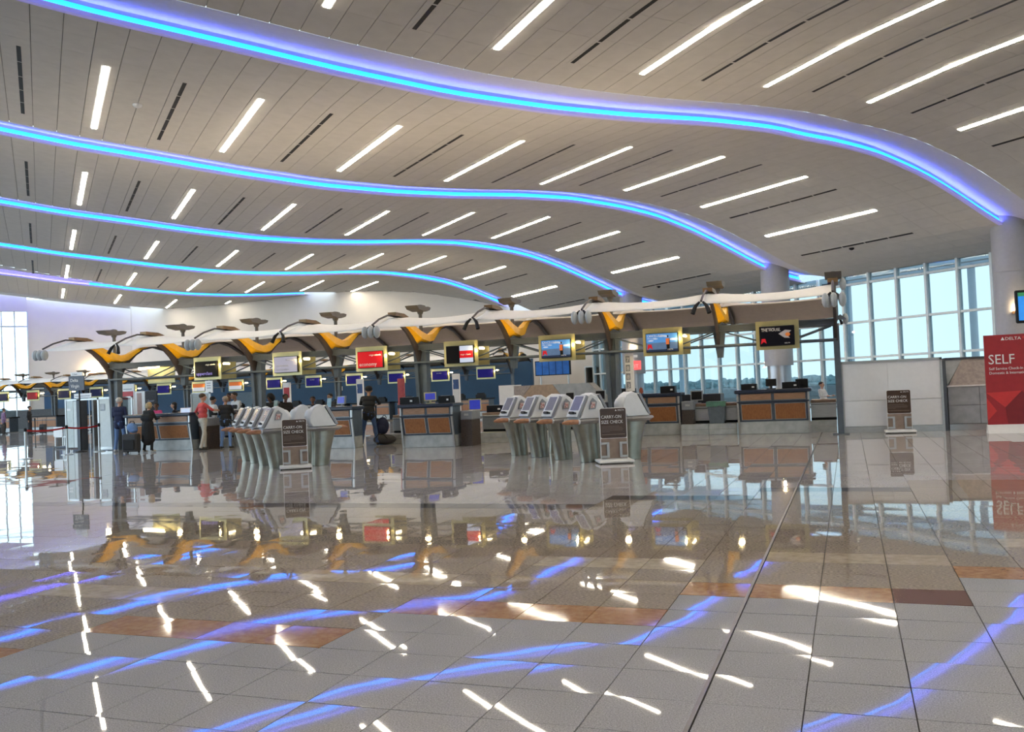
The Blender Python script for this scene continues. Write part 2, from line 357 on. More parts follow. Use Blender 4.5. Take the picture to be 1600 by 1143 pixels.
# columns
for k, (w, nm) in enumerate(((WC[2], 'nearest round column, beside the red banner at the right edge'), (WC[3], 'round column behind the rightmost counter and hanging screen'), (WC[4], 'farthest round column, left of the exit sign'))):
    c = wp(w, 32.0)
    t = thing('column', nm, 'column', (c.x, c.y, 0), group='round columns along the glazed wall')
    zt_ = F(32, w)+1.4
    part('upper_shaft', COLUP, t, lambda b: b.lathe([(.68, 2.08), (.68, 4.98), (.665, 4.99), (.665, 5.02), (.68, 5.03), (.68, zt_)], n=40), True)
    part('lower_cladding', COLST, t, lambda b: b.lathe([(.56, .01), (.56, 2.1)], n=40), True)
    ang = math.atan2(-c.y, -c.x) + (.0 if k else .12)
    q = Vector((math.cos(ang)*.80, math.sin(ang)*.80, 3.45))
    part('wall_sconce', BROWNM, t, lambda b: b.prism([(q.x-.22, q.y, q.z), (q.x+.22, q.y, q.z), (q.x+.16, q.y, q.z+.10), (q.x-.16, q.y, q.z+.10)], (0, .12, 0)))
    ld = bpy.data.lights.new('sconce_light', 'POINT'); ld.energy = 32; ld.color = (1, .72, .38); ld.shadow_soft_size = .06
    lo = bpy.data.objects.new('sconce_light', ld); col.objects.link(lo); lo.parent = t; lo.location = (q.x*1.02, q.y*1.02, q.z+.18)

# ------------------------------------------------------------------ setting: ceiling
bays = [(-27.0, WC[0])]+[(WC[i], WC[i+1]-COVE_W) for i in range(len(WC)-1)]
PMIN, PMAX, PST = -12.35, 34.0, .65
def cw5(p): return COVE_W+max(0., 5.5-p)*.4       # the fifth cove widens towards the left
B5 = WC[6]-COVE_W
def wend(w1, p): return WC[6]-cw5(p) if abs(w1-B5) < .01 else w1
cb = MB()
for w0, w1 in bays:
    nw = 6; pp = np.linspace(-12.2, 34.2, 72); base = len(cb.v)
    for i in range(nw+1):
        for p in pp: w = w0+(wend(w1, p)-w0)*i/nw; cb.v.append(tuple(wp(w, p, F(p, w)+.04)))
    n = len(pp)
    for i in range(nw):
        for j in range(n-1):
            q = wp(w0+(w1-w0)*(i+.5)/nw, pp[j])
            if q.y > BACKY+.6: continue
            cb.f.append((base+i*n+j, base+i*n+j+1, base+(i+1)*n+j+1, base+(i+1)*n+j)); cb.fm.append(0)
ceil = cb.build('ceiling', BACKING, smooth=True); ceil['kind'] = 'structure'
pn = []
for w0, w1 in bays:
    NB = 8 if w1-w0 < 12 else 18
    for a in range(NB):
        for j in range(int((PMAX-PMIN)/PST)+1):
            p0 = PMIN+j*PST; p1 = min(p0+PST, 34.1)
            if p1-p0 < .1: continue
            pc = (p0+p1)/2; L = (wend(w1, pc)-w0)/NB; wc = w0+(a+.5)*L; q = wp(wc, pc)
            if q.y > BACKY+.1: continue
            pn.append((w0+a*L, w0+(a+1)*L, p0, p1))
def panel(b, w0, w1, p0, p1):
    g = .007; gw = .003; P0, P1, W0, W1 = p0+g, p1-g, w0+gw, w1-gw
    c = [(W0, P0), (W0, P1), (W1, P1), (W1, P0)]
    if wp((w0+w1)/2, p1).y > BACKY-1:       # trim against the back wall
        c = [(w, p) for w, p in c]
    vs = [wp(w, p, F(p, w)) for w, p in c] + [wp(w, p, F(p, w)+.035) for w, p in c]
    b.add(vs, [(0, 1, 2, 3), (0, 4, 5, 1), (1, 5, 6, 2), (2, 6, 7, 3), (3, 7, 4, 0)])
def pview(q):
    w, p = (q[0]+q[1])/2, (q[2]+q[3])/2; v = wp(w, p, F(p, w))-Vector((0, 0, EYE)); Z = v.dot(fwd)
    if Z < 1: return None
    if abs(v.dot(rt)/Z) > .60 or abs(v.dot(up)/Z) > .43: return None
    return Z
vis = sorted([(pview(q), q) for q in pn if pview(q)], key=lambda t: t[0]); nearp = set(q for _, q in vis[:300])
pb = MB()
for q in pn:
    if q in nearp: b = MB(); panel(b, *q); b.build('ceiling_panel', CEILP, ceil)
    else: panel(pb, *q)
pb.build('ceiling_panel_field', CEILP, ceil, kind='stuff')
# light coves
LIPM = mat('cove_lip_painted_glow', (.55, .54, .62), .6, emit=(.20, .17, .75), es=.35, nz=.02)  # violet spill light put into the lip as weak emission
COVER = mat('cove_recess_white', (.72, .71, .72), .7, nz=.02)
for k, w in enumerate(WC[1:], 0):
    pp = [p for p in np.linspace(-12, 33.6, 70) if wp(w, p).y < BACKY-.02]
    if k == 6: pp = [p for p in np.linspace(-12, 6.7, 28)]
    n = len(pp)
    rec = MB(); sec = [(-COVE_W, .0), (-COVE_W+.35, .10), (-.9, .22), (-.35, .31), (0, .34), (0, 0)]
    for dw, dz in sec: rec.v += [tuple(wp(w+dw*(cw5(p)/COVE_W if k == 5 else 1), p, F(p, w+dw)+dz)) for p in pp]
    for i in range(len(sec)-1):
        for j in range(n-1): rec.f.append((i*n+j, i*n+j+1, (i+1)*n+j+1, (i+1)*n+j)); rec.fm.append(0)
    rec.build('cove_recess', COVER, ceil, smooth=True)
    if k == 6:       # last cove: the tube sits behind a shield and washes the end wall
        sh = MB(); WPs = [(-1.5, .05), (-1.5, -.16), (-1.44, -.16), (-1.44, .05)]
        for dw, dz in WPs: sh.v += [tuple(wp(w+dw, p, F(p, w)+dz)) for p in pp]
        for i in range(3):
            for j in range(n-1): sh.f.append((i*n+j, i*n+j+1, (i+1)*n+j+1, (i+1)*n+j)); sh.fm.append(0)
        sh.build('cove_shield', COVER, ceil); tb = MB(); tb.tube([wp(w-1.36, p, F(p, w)-.05) for p in pp], .014, n=5); tb.build('cove_tube', EMV, ceil); continue
    ln = MB(); allp = pp
    if k == 5: pp = [p for p in pp if p > 2.8]; n = len(pp)
    ln.v.clear()
    for dw, dz in ((-.005, .245), (-.03, .22), (-.03, .095), (-.005, .07)): ln.v += [tuple(wp(w+dw, p, F(p, w)+dz)) for p in pp]
    for i in range(3):
        for j in range(n-1): ln.f.append((i*n+j, i*n+j+1, (i+1)*n+j+1, (i+1)*n+j)); ln.fm.append(0)
    ln.build('cove_lens', EMC, ceil, smooth=True, label='glowing cyan blue light lens')
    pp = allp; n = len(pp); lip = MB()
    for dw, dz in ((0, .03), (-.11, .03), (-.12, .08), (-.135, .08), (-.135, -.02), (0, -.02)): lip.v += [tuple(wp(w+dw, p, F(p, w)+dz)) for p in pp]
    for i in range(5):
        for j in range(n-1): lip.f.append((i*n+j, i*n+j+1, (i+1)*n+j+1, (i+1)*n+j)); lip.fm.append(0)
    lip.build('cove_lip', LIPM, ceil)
    tb = MB(); tb.tube([wp(w-.075, p, F(p, w)+.056) for p in pp], .018, n=5); tb.build('cove_tube', EMV, ceil)

# ceiling fixtures: strip lights and air slots (each one a thing)
LP = [1.65, 5.43, 9.33, 13.33, 17.35, 21.23, 25.12, 28.65]
VP_ = [-.26, 3.5, 7.35, 11.32, 15.2, 19.05, 23.0, 26.63, 30.69]
def seg(b, w0, w1, p, hw, z0, z1, n=1):
    for i in range(n):
        a0, a1 = w0+(w1-w0)*i/n, w0+(w1-w0)*(i+1)/n
        vs = [wp(w, q, F(q, w)+z) for z in (z0, z1) for w, q in ((a0, p-hw), (a0, p+hw), (a1, p+hw), (a1, p-hw))]
        b.add(vs, [(3, 2, 1, 0), (4, 5, 6, 7), (0, 1, 5, 4), (1, 2, 6, 5), (2, 3, 7, 6), (3, 0, 4, 7)])
ordn = ['first', 'second', 'third', 'fourth', 'fifth', 'sixth', 'seventh', 'eighth', 'ninth']
bayn = ['in front of the nearest blue cove', 'between the nearest and second blue coves', 'between the second and third blue coves', 'between the third and fourth blue coves', 'between the fourth and fifth blue coves', 'beyond the fifth blue cove']
for b_i in range(6):
    wa = WC[b_i+1]+3.15; wz = wa+6.0
    ii = 0
    for p in LP:
        if wp(wz-.3, p).y > BACKY: 
            if wp(wa, p).y > BACKY-1.5: continue
            wz2 = (BACKY-.6-math.sin(PH)*p)/math.cos(PH)
        else: wz2 = wz
        if b_i == 0 and p < 5: continue
        q = wp(wa, p, 0)
        t = thing('ceiling_light', f'{ordn[ii]} lit ceiling strip from the left {bayn[b_i]}', 'light', group='warm white strip lights in the ceiling'); ii += 1
        fr = MB(); seg(fr, wa-.03, wz2+.03, p, .115, -.006, .03, 4); fr.build('light_frame', WHITE, t)
        nseg = 5
        for i in range(nseg):
            d = (wz2-wa)/nseg; di = MB(); seg(di, wa+i*d+.02, wa+(i+1)*d-.02, p, .065, -.02, -.005); di.build('diffuser', EMW, t)
    ii = 0
    for p in VP_:
        if wp(wz-.3, p).y > BACKY-.3 or (b_i == 0 and p < 5) or b_i == 5: continue
        t = thing('air_slot', f'{ordn[ii]} dark ceiling air slot from the left {bayn[b_i]}', 'vent', group='dark air slots in the ceiling'); ii += 1
        fr = MB(); seg(fr, wa-.05, wz+.05, p, .11, -.005, .03, 4); fr.build('slot_frame', CEILP, t)
        for i in range(5):
            d = (wz-wa)/5; di = MB(); seg(di, wa+i*d+.03, wa+(i+1)*d-.03, p, .05, -.009, -.003); di.build('slot', DARK, t)
for w0 in (-21.5, -9.3, -.2):  # unseen strips above and behind the viewpoint, added for more light
    for p in LP[::2]: di = MB(); seg(di, w0, w0+6, p, .13, -.02, -.005, 5); di.build('added_strip_light', EMW, ceil)
def ceil_item(name, w, p, label, m, r):
    q = wp(w, p, F(p, w)); o = MB().lathe([(r, .0), (r, -.03), (r*.8, -.07), (r*.3, -.1)][::-1], n=16).build(name, m, smooth=True); o.location = q; tag(o, label, name.split('_')[-1]); return o
ceil_item('smoke_detector', 27.0, 2.6, 'small white dome on the ceiling at upper left', WHITE, .13)
ceil_item('security_camera', 27.6, 30.9, 'small black dome camera on the ceiling left of the nearest column', DARK, .11)
ceil_item('security_camera', 41.3, 30.9, 'small black dome camera on the ceiling above the middle of the canopy', DARK, .11)

# ------------------------------------------------------------------ check-in canopies
def interp(prof, y): return float(np.interp(y, [a for a, _ in prof], [b for _, b in prof]))
CREST = [(-3.2, 3.30), (-2.85, 3.36), (-2.15, 3.56), (-1.45, 3.66), (-.85, 3.52), (-.45, 3.28), (0, 2.97), (.45, 3.22), (1.15, 3.55), (1.85, 3.67), (2.45, 3.56), (2.95, 3.36), (3.4, 3.18)]
def canopy(name, label, x0, n, y0, posts, lamps=True, detail=True):
    t = thing(name, label, 'canopy', (0, 0, 0))
    S = 2.95
    xs = [x0-S*k for k in range(n)]
    xl, xr = xs[-1], xs[0]
    # chords and web
    for dy, nm in ((-.28, 'top_chord'), (.28, 'top_chord')):
        b = MB(); y = y0+dy
        b.box(xl, xr, y-.06, y+.06, 2.94, 2.97).box(xl, xr, y-.06, y+.06, 2.80, 2.83).box(xl, xr, y-.012, y+.012, 2.82, 2.95); b.build(nm, STEELM, t)
        b = MB(); b.tube([(xl, y, 2.43), (xr, y, 2.43)], .032); b.build('bottom_chord', STEELD, t, True)
    for k in range(n-1):
        xm = (xs[k]+xs[k+1])/2
        for dy in (-.28, .28):
            b = MB(); b.tube([(xs[k]-.12, y0+dy, 2.80), (xm+.25, y0+dy, 2.44)], .022, n=6); b.tube([(xs[k+1]+.12, y0+dy, 2.80), (xm-.25, y0+dy, 2.44)], .022, n=6); b.build('diagonal_brace', STEELD, t, True)
    for k, x in enumerate(xs):
        full = k in posts
        zb = 0.012 if full else 2.12
        # post: two tapered steel plates with a gap, gusset at the head
        b = MB()
        if full and k == 0:
            b.box(x-.075, x+.075, y0-.08, y0+.08, .02, 2.84); b.box(x-.2, x+.2, y0-.2, y0+.2, 0, .02)
        elif full:
            for sx_, w0, w1 in ((-1, .13, .10), (1, .13, .10)):
                b.prism([(x+sx_*.16-.055, y0-.14, 2.84), (x+sx_*.16+.055, y0-.14, 2.84), (x+sx_*.09+.05, y0-.10, 0.02), (x+sx_*.09-.05, y0-.10, 0.02)], (0, .24, 0))
            b.box(x-.07, x+.07, y0-.03, y0+.03, .02, 2.8)
            b.box(x-.25, x+.25, y0-.2, y0+.2, 0, .02)
        else:
            b.prism([(x-.16, y0-.10, 2.84), (x+.16, y0-.10, 2.84), (x+.07, y0-.08, zb), (x-.07, y0-.08, zb)], (0, .18, 0))
        b.build('post' if full else 'drop_post', STEELD, t)
        # deep dark rib following the gull wing
        b = MB(); yy = [-1.30, -1.0, -.7, -.45, -.2]
        low = [(-1.32, 3.46), (-1.0, 3.30), (-.7, 3.06), (-.42, 2.76), (-.22, 2.40)]; upr = [(-1.28, 3.55), (-.92, 3.40), (-.62, 3.21), (-.36, 3.0), (0, 2.90)]
        for sg in (1, -1):
            b.prism([(x-.035, y0+sg*a, z) for a, z in low] + [(x-.035, y0+sg*a, z) for a, z in upr[::-1]], (.07, 0, 0))
        b.build('rib', RIBM, t)
        b = MB(); b.tube([(x, y0+a, z-.03) for a, z in CREST if a >= 1.1], [.07, .065, .06, .055, .05], n=6); b.build('rear_rib', RIBM, t, True)
        b = MB(); b.tube([(x, y0+a, z) for a, z in ((-1.2, 3.62), (-1.6, 3.74), (-2.1, 3.74), (-2.6, 3.60), (-3.0, 3.42))], .028, n=6); b.build('front_arm', RIBM, t, True)
        # golden wing: deep folded web, V shaped over the post
        if k or not detail:
            U_ = [(-1.32, 3.60), (-1.0, 3.60), (-.65, 3.52), (-.3, 3.38), (.1, 3.27), (.5, 3.33), (.9, 3.49), (1.3, 3.62), (1.7, 3.68), (2.05, 3.68)]
            L_ = [(-1.24, 3.52), (-.92, 3.38), (-.62, 3.20), (-.38, 3.03), (.05, 2.97), (.4, 3.02), (.75, 3.24), (1.15, 3.46), (1.6, 3.60), (2.05, 3.64)]
            W_ = [.05, .09, .14, .19, .23, .20, .15, .10, .06, .03]; b = MB()
            for (ya, za), (yb, zb_), h in zip(U_, L_, W_): b.v += [(x-.02, y0+yb, zb_), (x+.02+h, y0+(ya*.3+yb*.7), zb_+(za-zb_)*.30), (x+.02+h*.7, y0+ya, za), (x-.02, y0+ya, za)]
            m_ = len(U_)
            for i in range(m_-1):
                for q in range(4): b.f.append((i*4+q, i*4+(q+1) % 4, (i+1)*4+(q+1) % 4, (i+1)*4+q)); b.fm.append(0)
            b.f += [(0, 1, 2, 3), tuple(range((m_-1)*4+3, (m_-1)*4-1, -1))]; b.fm += [0, 0]
            b.build('golden_wing', YELLOW, t)
        b = MB(); b.prism([(x-.02, y0-.36, 2.95), (x+.26, y0-.2, 2.95), (x+.12, y0-.28, 3.06)], (0, .5, 0)); b.build('gusset', STEELM, t)
        # reflector head on its mast
        b = MB(); b.tube([(x, y0, 2.9), (x, y0, 4.0)], .055, n=10); b.build('mast', LAMPG, t, True)
        b = MB()
        b.prism([(x-.2, y0-.62, 4.12), (x-.2, y0-.5, 4.02), (x-.2, y0-.12, 3.97), (x-.2, y0-.04, 4.02), (x-.2, y0-.04, 4.14), (x-.2, y0-.2, 4.15)], (.4, 0, 0))
        b.prism([(x-.14, y0-.04, 4.04), (x-.14, y0+.14, 3.98), (x-.14, y0+.4, 4.04), (x-.14, y0+.46, 4.12), (x-.14, y0+.3, 4.14), (x-.14, y0-.04, 4.12)], (.28, 0, 0))
        b.lathe([(.07, 3.9), (.10, 3.98), (.12, 4.06), (.10, 4.17), (.04, 4.19)], (x, y0), n=14)
        b.build('reflector_head', LAMPG, t)
        # bronze uplight box and end fixture
        b = MB(); b.prism([(x-.12, y0-1.85, 3.74), (x-.12, y0-1.2, 3.72), (x-.12, y0-1.0, 3.75), (x-.12, y0-1.3, 3.83), (x-.12, y0-1.85, 3.84)], (.24, 0, 0)); b.build('uplight_box', BROWNM, t)
        if not detail: continue
        if k % 2 == 0:
            for dx in (-.16, .02, .20):
                b = MB(); b.ell((x+dx, y0-3.12, 3.22), (.085, .13, .17), n=12, k=8); b.build('round_speaker', GREYL, t, True)
        if k % 2 == 1 or k in (2, 4, 0):
            for dx in (-.13, .13):
                b = MB(); b.tube([(x+dx*.3, y0-3.0, 3.40), (x+dx, y0-3.05, 3.30), (x+dx*1.5, y0-3.12, 3.12)], [.025, .045, .055], n=8); b.build('spot_lamp', DARK, t, True)
        for dx in (-.1, .1):
            b = MB(); b.tube([(x+dx*.3, y0+3.3, 3.2), (x+dx, y0+3.35, 3.12), (x+dx*1.4, y0+3.4, 3.0)], [.02, .035, .045], n=6); b.build('rear_spot_lamp', DARK, t, True)
    if detail:
        x = xs[0]
        for dx, dy, z in ((.12, 0, 3.85), (-.2, -2.9, 3.22), (.14, 2.6, 3.1)): b = MB(); b.ell((x+dx+.1, y0+dy, z), (.085, .12, .16)); b.build('round_speaker', GREYL, t, True)
    # fabric sails, bay by bay, scalloped inner edges
    for k in range(n-1):
        for side in (-1, 1):
            b = MB(); NU, NV = 10, 7
            for iu in range(NU+1):
                u = iu/NU; x = xs[k]+(xs[k+1]-xs[k])*u; sc_ = 4*u*(1-u)
                if side < 0: ys = np.linspace(-2.95, -1.0-.42*sc_, NV)
                else: ys = np.linspace(1.0+.35*sc_, 3.4, NV)
                for y in ys: b.v.append((x, y0+y, interp(CREST, y)+.03-.05*sc_*(1 if side < 0 else .6)+(.05*(1-sc_) if abs(y) < 2 else 0)))
            for iu in range(NU):
                for iv in range(NV-1): b.f.append((iu*NV+iv, iu*NV+iv+1, (iu+1)*NV+iv+1, (iu+1)*NV+iv)); b.fm.append(0)
            o = b.build('front_sail' if side < 0 else 'rear_sail', SAIL if side < 0 else SAIL2, t, True)
            md = o.modifiers.new('s', 'SOLIDIFY'); md.thickness = .012
    for k, x in enumerate(xs):       # lamps inside the wings throw light up on the sails
        if k == 0 or (not lamps and k % 2): continue
        ld = bpy.data.lights.new('wing_lamp', 'POINT'); ld.energy = 14 if lamps else 14; ld.color = (1, .74, .35); ld.shadow_soft_size = .08
        lo = bpy.data.objects.new('wing_lamp', ld); col.objects.link(lo); lo.parent = t; lo.location = (x+.45, y0-1.0, 2.62)
        ld = bpy.data.lights.new('uplight', 'SPOT'); ld.energy = 110; ld.color = (1, .80, .58); ld.spot_size = R(130); ld.spot_blend = 1; ld.shadow_soft_size = .15
        lo = bpy.data.objects.new('uplight', ld); col.objects.link(lo); lo.parent = t; lo.location = (x, y0-1.5, 3.95); lo.rotation_euler = (R(180), 0, 0)
    return t
canopy('check_in_canopy', 'long gull wing canopy of white sails and golden wings over the near counters', -.25, 9, 24.8, (0, 2, 4, 6, 8))
canopy('check_in_canopy', 'second gull wing canopy far behind, in front of the blue wall', -18.55, 15, 50.2, tuple(range(0, 15, 2)), lamps=False, detail=False)

# ------------------------------------------------------------------ hanging screens
def screen(x, y, label, art, z=2.25, w=1.07, two=True, group='screens hanging under the near canopy', rear=True):
    t = thing('information_screen', label, 'screen', (x, y, z), group=group)
    b = MB(); b.prism([(-w/2, 0, 0), (w/2, 0, 0), (w/2, 0, .74), (-w/2, 0, .74)], (0, .03, 0)); b.build('backing_plate', GOLD, t)
    b = MB()
    for sx_ in (-1, 1): b.tube([(sx_*w*.38, .03, .66), (sx_*w*.38, .16, .66)], .025, n=6)
    b.build('bracket', STEEL, t)
    b = MB(); b.box(-w/2+.09, w/2-.11, -.07, -.001, .09, .60, bv=.012); b.build('display_casing', DARK, t)
    if two:
        if rear: b = MB(); b.prism([(-w/2+.1, .62, .02), (w/2+.1, .62, .02), (w/2+.1, .62, .72), (-w/2+.1, .62, .72)], (0, .03, 0)); b.build('rear_plate', GOLD, t)
        b = MB(); b.tube([(w/2+.02, .12, .5), (w/2+.02, .40, .5)], .035, n=8); b.build('lamp_tube', EML, t, True)
        ld = bpy.data.lights.new('screen_lamp', 'POINT'); ld.energy = 6; ld.color = (1, .76, .30); ld.shadow_soft_size = .03
        lo = bpy.data.objects.new('screen_lamp', ld); col.objects.link(lo); lo.parent = t; lo.location = (w/2-.12, -.16, .44)
    x0, x1, z0, z1 = -w/2+.105, w/2-.125, .105, .585
    art(t, x0, x1, z0, z1)
    return t
def flat(t, nm, c, x0, x1, z0, z1, es=.8, y=-.073, nz=.03, lab=None):
    m = mat('screen_'+nm, c, .3, nz=nz, emit=c, es=es)
    b = MB(); b.box(x0, x1, y, y+.003, z0, z1); return b.build(nm if not nm[-1].isdigit() else 'screen_area', m, t, label=lab)
def art_upper(t, x0, x1, z0, z1):
    flat(t, 'picture', (.02, .015, .06), x0, x1, z0, z1, .5)
    text('upperclass', (x0+.05, -.08, z0+.05), .15, mat('violet_lettering', (.16, .13, .45), .5, nz=.02, emit=(.3, .25, .7), es=.5), t); text('virgin atlantic', (x1-.04, -.08, z1-.12), .07, TXT, t, align='RIGHT')
def art_prem(t, x0, x1, z0, z1):
    MB().box(x0, x1, -.073, -.07, z0, z1).build('picture', mat('screen_lilac_grey', (.27, .26, .32), .3, nz=.03, emit=(.30, .29, .36), es=.9), t)
    for i, l in enumerate(('premium', 'economy')): text(l, (x0+.06, -.08, z0+.17-.12*i), .13, GREYTXT, t)
    text('virgin atlantic', (x1-.04, -.08, z1-.12), .07, GREYTXT, t, align='RIGHT')
def art_econ(t, x0, x1, z0, z1):
    MB().box(x0, x1, -.073, -.07, z0, z1).build('picture', mat('screen_red', (.50, .01, .015), .3, nz=.03, emit=(.55, .01, .015), es=.8), t)
    text('economy', (x0+.05, -.08, z0+.05), .16, TXT, t); text('virgin atlantic', (x1-.04, -.08, z1-.13), .075, TXT, t, align='RIGHT')
def art_split(t, x0, x1, z0, z1):
    xm = x0+(x1-x0)*.5
    flat(t, 'picture', (.004, .004, .006), x0, xm, z0, z1, .3)
    wm = mat('screen_pale', (.45, .50, .62), .3, nz=.03, emit=(.5, .55, .68), es=.8)
    MB().box(xm, x1, -.073, -.07, z0, z1).build('white_field', wm, t)
    MB().box(xm, x1, -.077, -.073, z0+.13, z1-.14).build('red_band', MATS['screen_red'], t); text('virgin atlantic', (xm+.03, -.083, z0+.21), .062, TXT, t)
def art_rain(t, x0, x1, z0, z1):
    """advert: sky over grey water, a person in an orange vest, a small red emblem"""
    h = z1-z0; wd_ = x1-x0
    def area(nm, c, a, b_, c0, c1, y=-.073): MB().box(x0+wd_*a, x0+wd_*b_, y, y+.003, z0+h*c0, z0+h*c1).build(nm, mat('screen_'+nm, c, .3, nz=.25, ns=9, emit=c, es=.7), t)
    area('sky_area', (.09, .27, .60), 0, 1, .5, 1); area('water_area', (.10, .16, .27), 0, 1, .12, .5); area('shore_area', (.02, .03, .06), 0, 1, 0, .12)
    b = MB(); 
    for cx, cz, r in ((.48, .84, .05), (.56, .87, .07), (.65, .83, .06), (.3, .72, .05), (.85, .66, .09), (.15, .62, .06)): b.ell((x0+wd_*cx, -.074, z0+h*cz), (r*1.3, .003, r*.35), n=10, k=5)
    b.build('cloud_picture', mat('screen_cloud', (.6, .7, .85), .4, nz=.05, emit=(.5, .6, .8), es=.6), t)
    fx = x0+wd_*.70
    b = MB(); b.ell((fx, -.078, z0+h*.83), (.022, .004, .03)); b.prism([(fx-.05, -.080, z0+h*.72), (fx+.05, -.080, z0+h*.72), (fx+.04, -.080, z0+h*.05), (fx-.04, -.080, z0+h*.05)], (0, .003, 0)); b.build('figure_picture', DARK, t)
    b = MB(); b.box(fx-.055, fx+.03, -.084, -.081, z0+h*.38, z0+h*.72); b.build('vest_picture', mat('screen_orange', (.75, .20, .06), .4, nz=.1, emit=(.8, .2, .06), es=.5), t)
    emblem(t, x0+.02, z0+h*.10, .15)
    text('CANCELLING', (x0+.03, -.083, z1-.085), .085, TXT, t, xs=.8); text('THE CLOUDS', (x0+.03, -.083, z1-.14), .05, TXT, t, xs=.8)
    text('DELTA', (x1-.12, -.083, z0+.03), .05, TXT, t, align='RIGHT')
def emblem(t, x, z, s):
    """red faceted triangle emblem"""
    b = MB(); b.prism([(x, -.080, z), (x+s*.5, -.080, z+s*.45), (x+s, -.080, z+s*.1), (x+s*.8, -.080, z+s), (x+.02, -.080, z+s)], (0, .003, 0)); b.build('red_emblem', mat('screen_emblem_red', (.55, .02, .03), .4, nz=.05, emit=(.6, .02, .03), es=.6), t)
def art_house(t, x0, x1, z0, z1):
    h = z1-z0; wd_ = x1-x0
    flat(t, 'backdrop', (.006, .006, .010), x0, x1, z0, z1, .4)
    text('THE HOUSE.', (x0+.04, -.083, z1-.12), .11, TXT, t, xs=.8); text("SPOIL YOURSELF ON", (x0+.04, -.083, z1-.055), .035, TXT, t)
    b = MB(); b.prism([(x0+wd_*.55, -.079, z0+h*.60), (x0+wd_*.75, -.079, z0+h*.80), (x0+wd_*.93, -.079, z0+h*.75), (x0+wd_*.80, -.079, z0+h*.55), (x0+wd_*.88, -.079, z0+h*.35), (x0+wd_*.72, -.079, z0+h*.38)], (0, .003, 0)); b.build('glass_picture', mat('screen_glass_grey', (.35, .30, .28), .4, nz=.2, emit=(.4, .35, .33), es=.5), t)
    b = MB(); b.ell((x0+wd_*.82, -.082, z0+h*.55), (.06, .004, .05)); b.build('drink_picture', mat('screen_amber', (.55, .16, .04), .4, nz=.2, emit=(.6, .17, .04), es=.6), t)
    emblem(t, x0+.02, z0+h*.08, .14); text('DELTA', (x1-.1, -.083, z0+.03), .045, TXT, t, align='RIGHT')
SY = 24.30
screen(-1.67, SY, 'hanging screen nearest the right end, dark advert reading the house', art_house, two=False)
screen(-4.64, SY, 'hanging screen of man in orange vest, second from the right end', art_rain)
screen(-7.62, SY, 'hanging screen of man in orange vest, above the blue flight board', art_rain)
screen(-10.55, SY, 'hanging screen half black and half white with a red band', art_split)
screen(-13.50, SY, 'hanging screen with a bright red picture reading economy', art_econ)
screen(-16.50, SY, 'hanging screen with a pale lilac grey picture reading premium economy', art_prem)
screen(-19.55, SY, 'hanging screen with a dark picture reading upperclass, furthest left', art_upper)
# lamp and rear plate of the bay furthest left
t = thing('bay_lamp_panel', 'tan metal plate with a long glowing tube in the leftmost canopy bay', 'lamp', (-22.4, 24.9, 2.25))
bpart('rear_plate', GOLD, t, -.4, .75, .3, .33, .0, .72)
b = MB(); b.tube([(-.5, .0, .52), (.35, .0, .56)], .045); b.build('lamp_tube', EML, t, True)
b = MB(); b.tube([(-.3, .0, .56), (-.3, .0, .72)], .01, n=5); b.tube([(.2, .0, .58), (.2, .0, .72)], .01, n=5); b.build('hanger', STEEL, t)
# far screens
FARC = [((.55, .16, .05), (.65, .68, .75)), ((.02, .02, .10), None), ((.03, .02, .35), None)]
def far_art(kind):
    def f(t, x0, x1, z0, z1):
        if kind == 0:
            MB().box(x0, x1, -.073, -.07, (z0+z1)/2, z1).build('orange_field', mat('screen_far_orange', (.50, .12, .03), .4, nz=.05, emit=(.6, .16, .04), es=.6), t)
            MB().box(x0, x1, -.073, -.07, z0, (z0+z1)/2).build('white_field', mat('screen_far_white', (.6, .62, .66), .4, nz=.05, emit=(.6, .62, .68), es=.6), t)
        elif kind == 1: flat(t, 'dark_picture', (.008, .010, .05), x0, x1, z0, z1, .6)
        elif kind == 3: MB().box(x0, x1, -.073, -.07, z0, z1).build('red_picture', mat('screen_far_red', (.3, .03, .04), .4, nz=.1, emit=(.35, .03, .04), es=.4), t)
        else:
            flat(t, 'blue_picture', (.012, .008, .15), x0, x1, z0, z1, .5)
            if kind == 4: text('CLOSED', ((x0+x1)/2-.2, -.08, z1-.14), .09, GREYTXT, t)
    return f
fk = [2, 4, 2, 2, 4, 2, 0, 0, 2, 1, 1, 1, 3, 1]
fl = ['far screen showing deep blue, first from the right under the far canopy', 'far screen showing deep blue, beside the white pylon', 'far screen showing deep blue, right of the first red pylon', 'far screen showing blue, behind the end of the left near counter', 'far screen showing blue, below the premium economy screen', 'far blue screen just left of the third canopy post', 'far screen of orange over white, right one of the two', 'far screen of orange over white, left one of the two', 'far blue screen above the dark haired clerks', 'far dark screen above the tall grey portable panels', 'far dark screen above the woman in the long black coat', 'far dark screen behind the slate queue sign', 'far screen showing dim red at the far left', 'far dark screen at the far left edge']
for i in range(14):
    screen(-18.55-1.48-2.95*i, 49.7, fl[i], far_art(fk[i]), z=2.15, w=1.2, group='screens under the far canopy', rear=False)

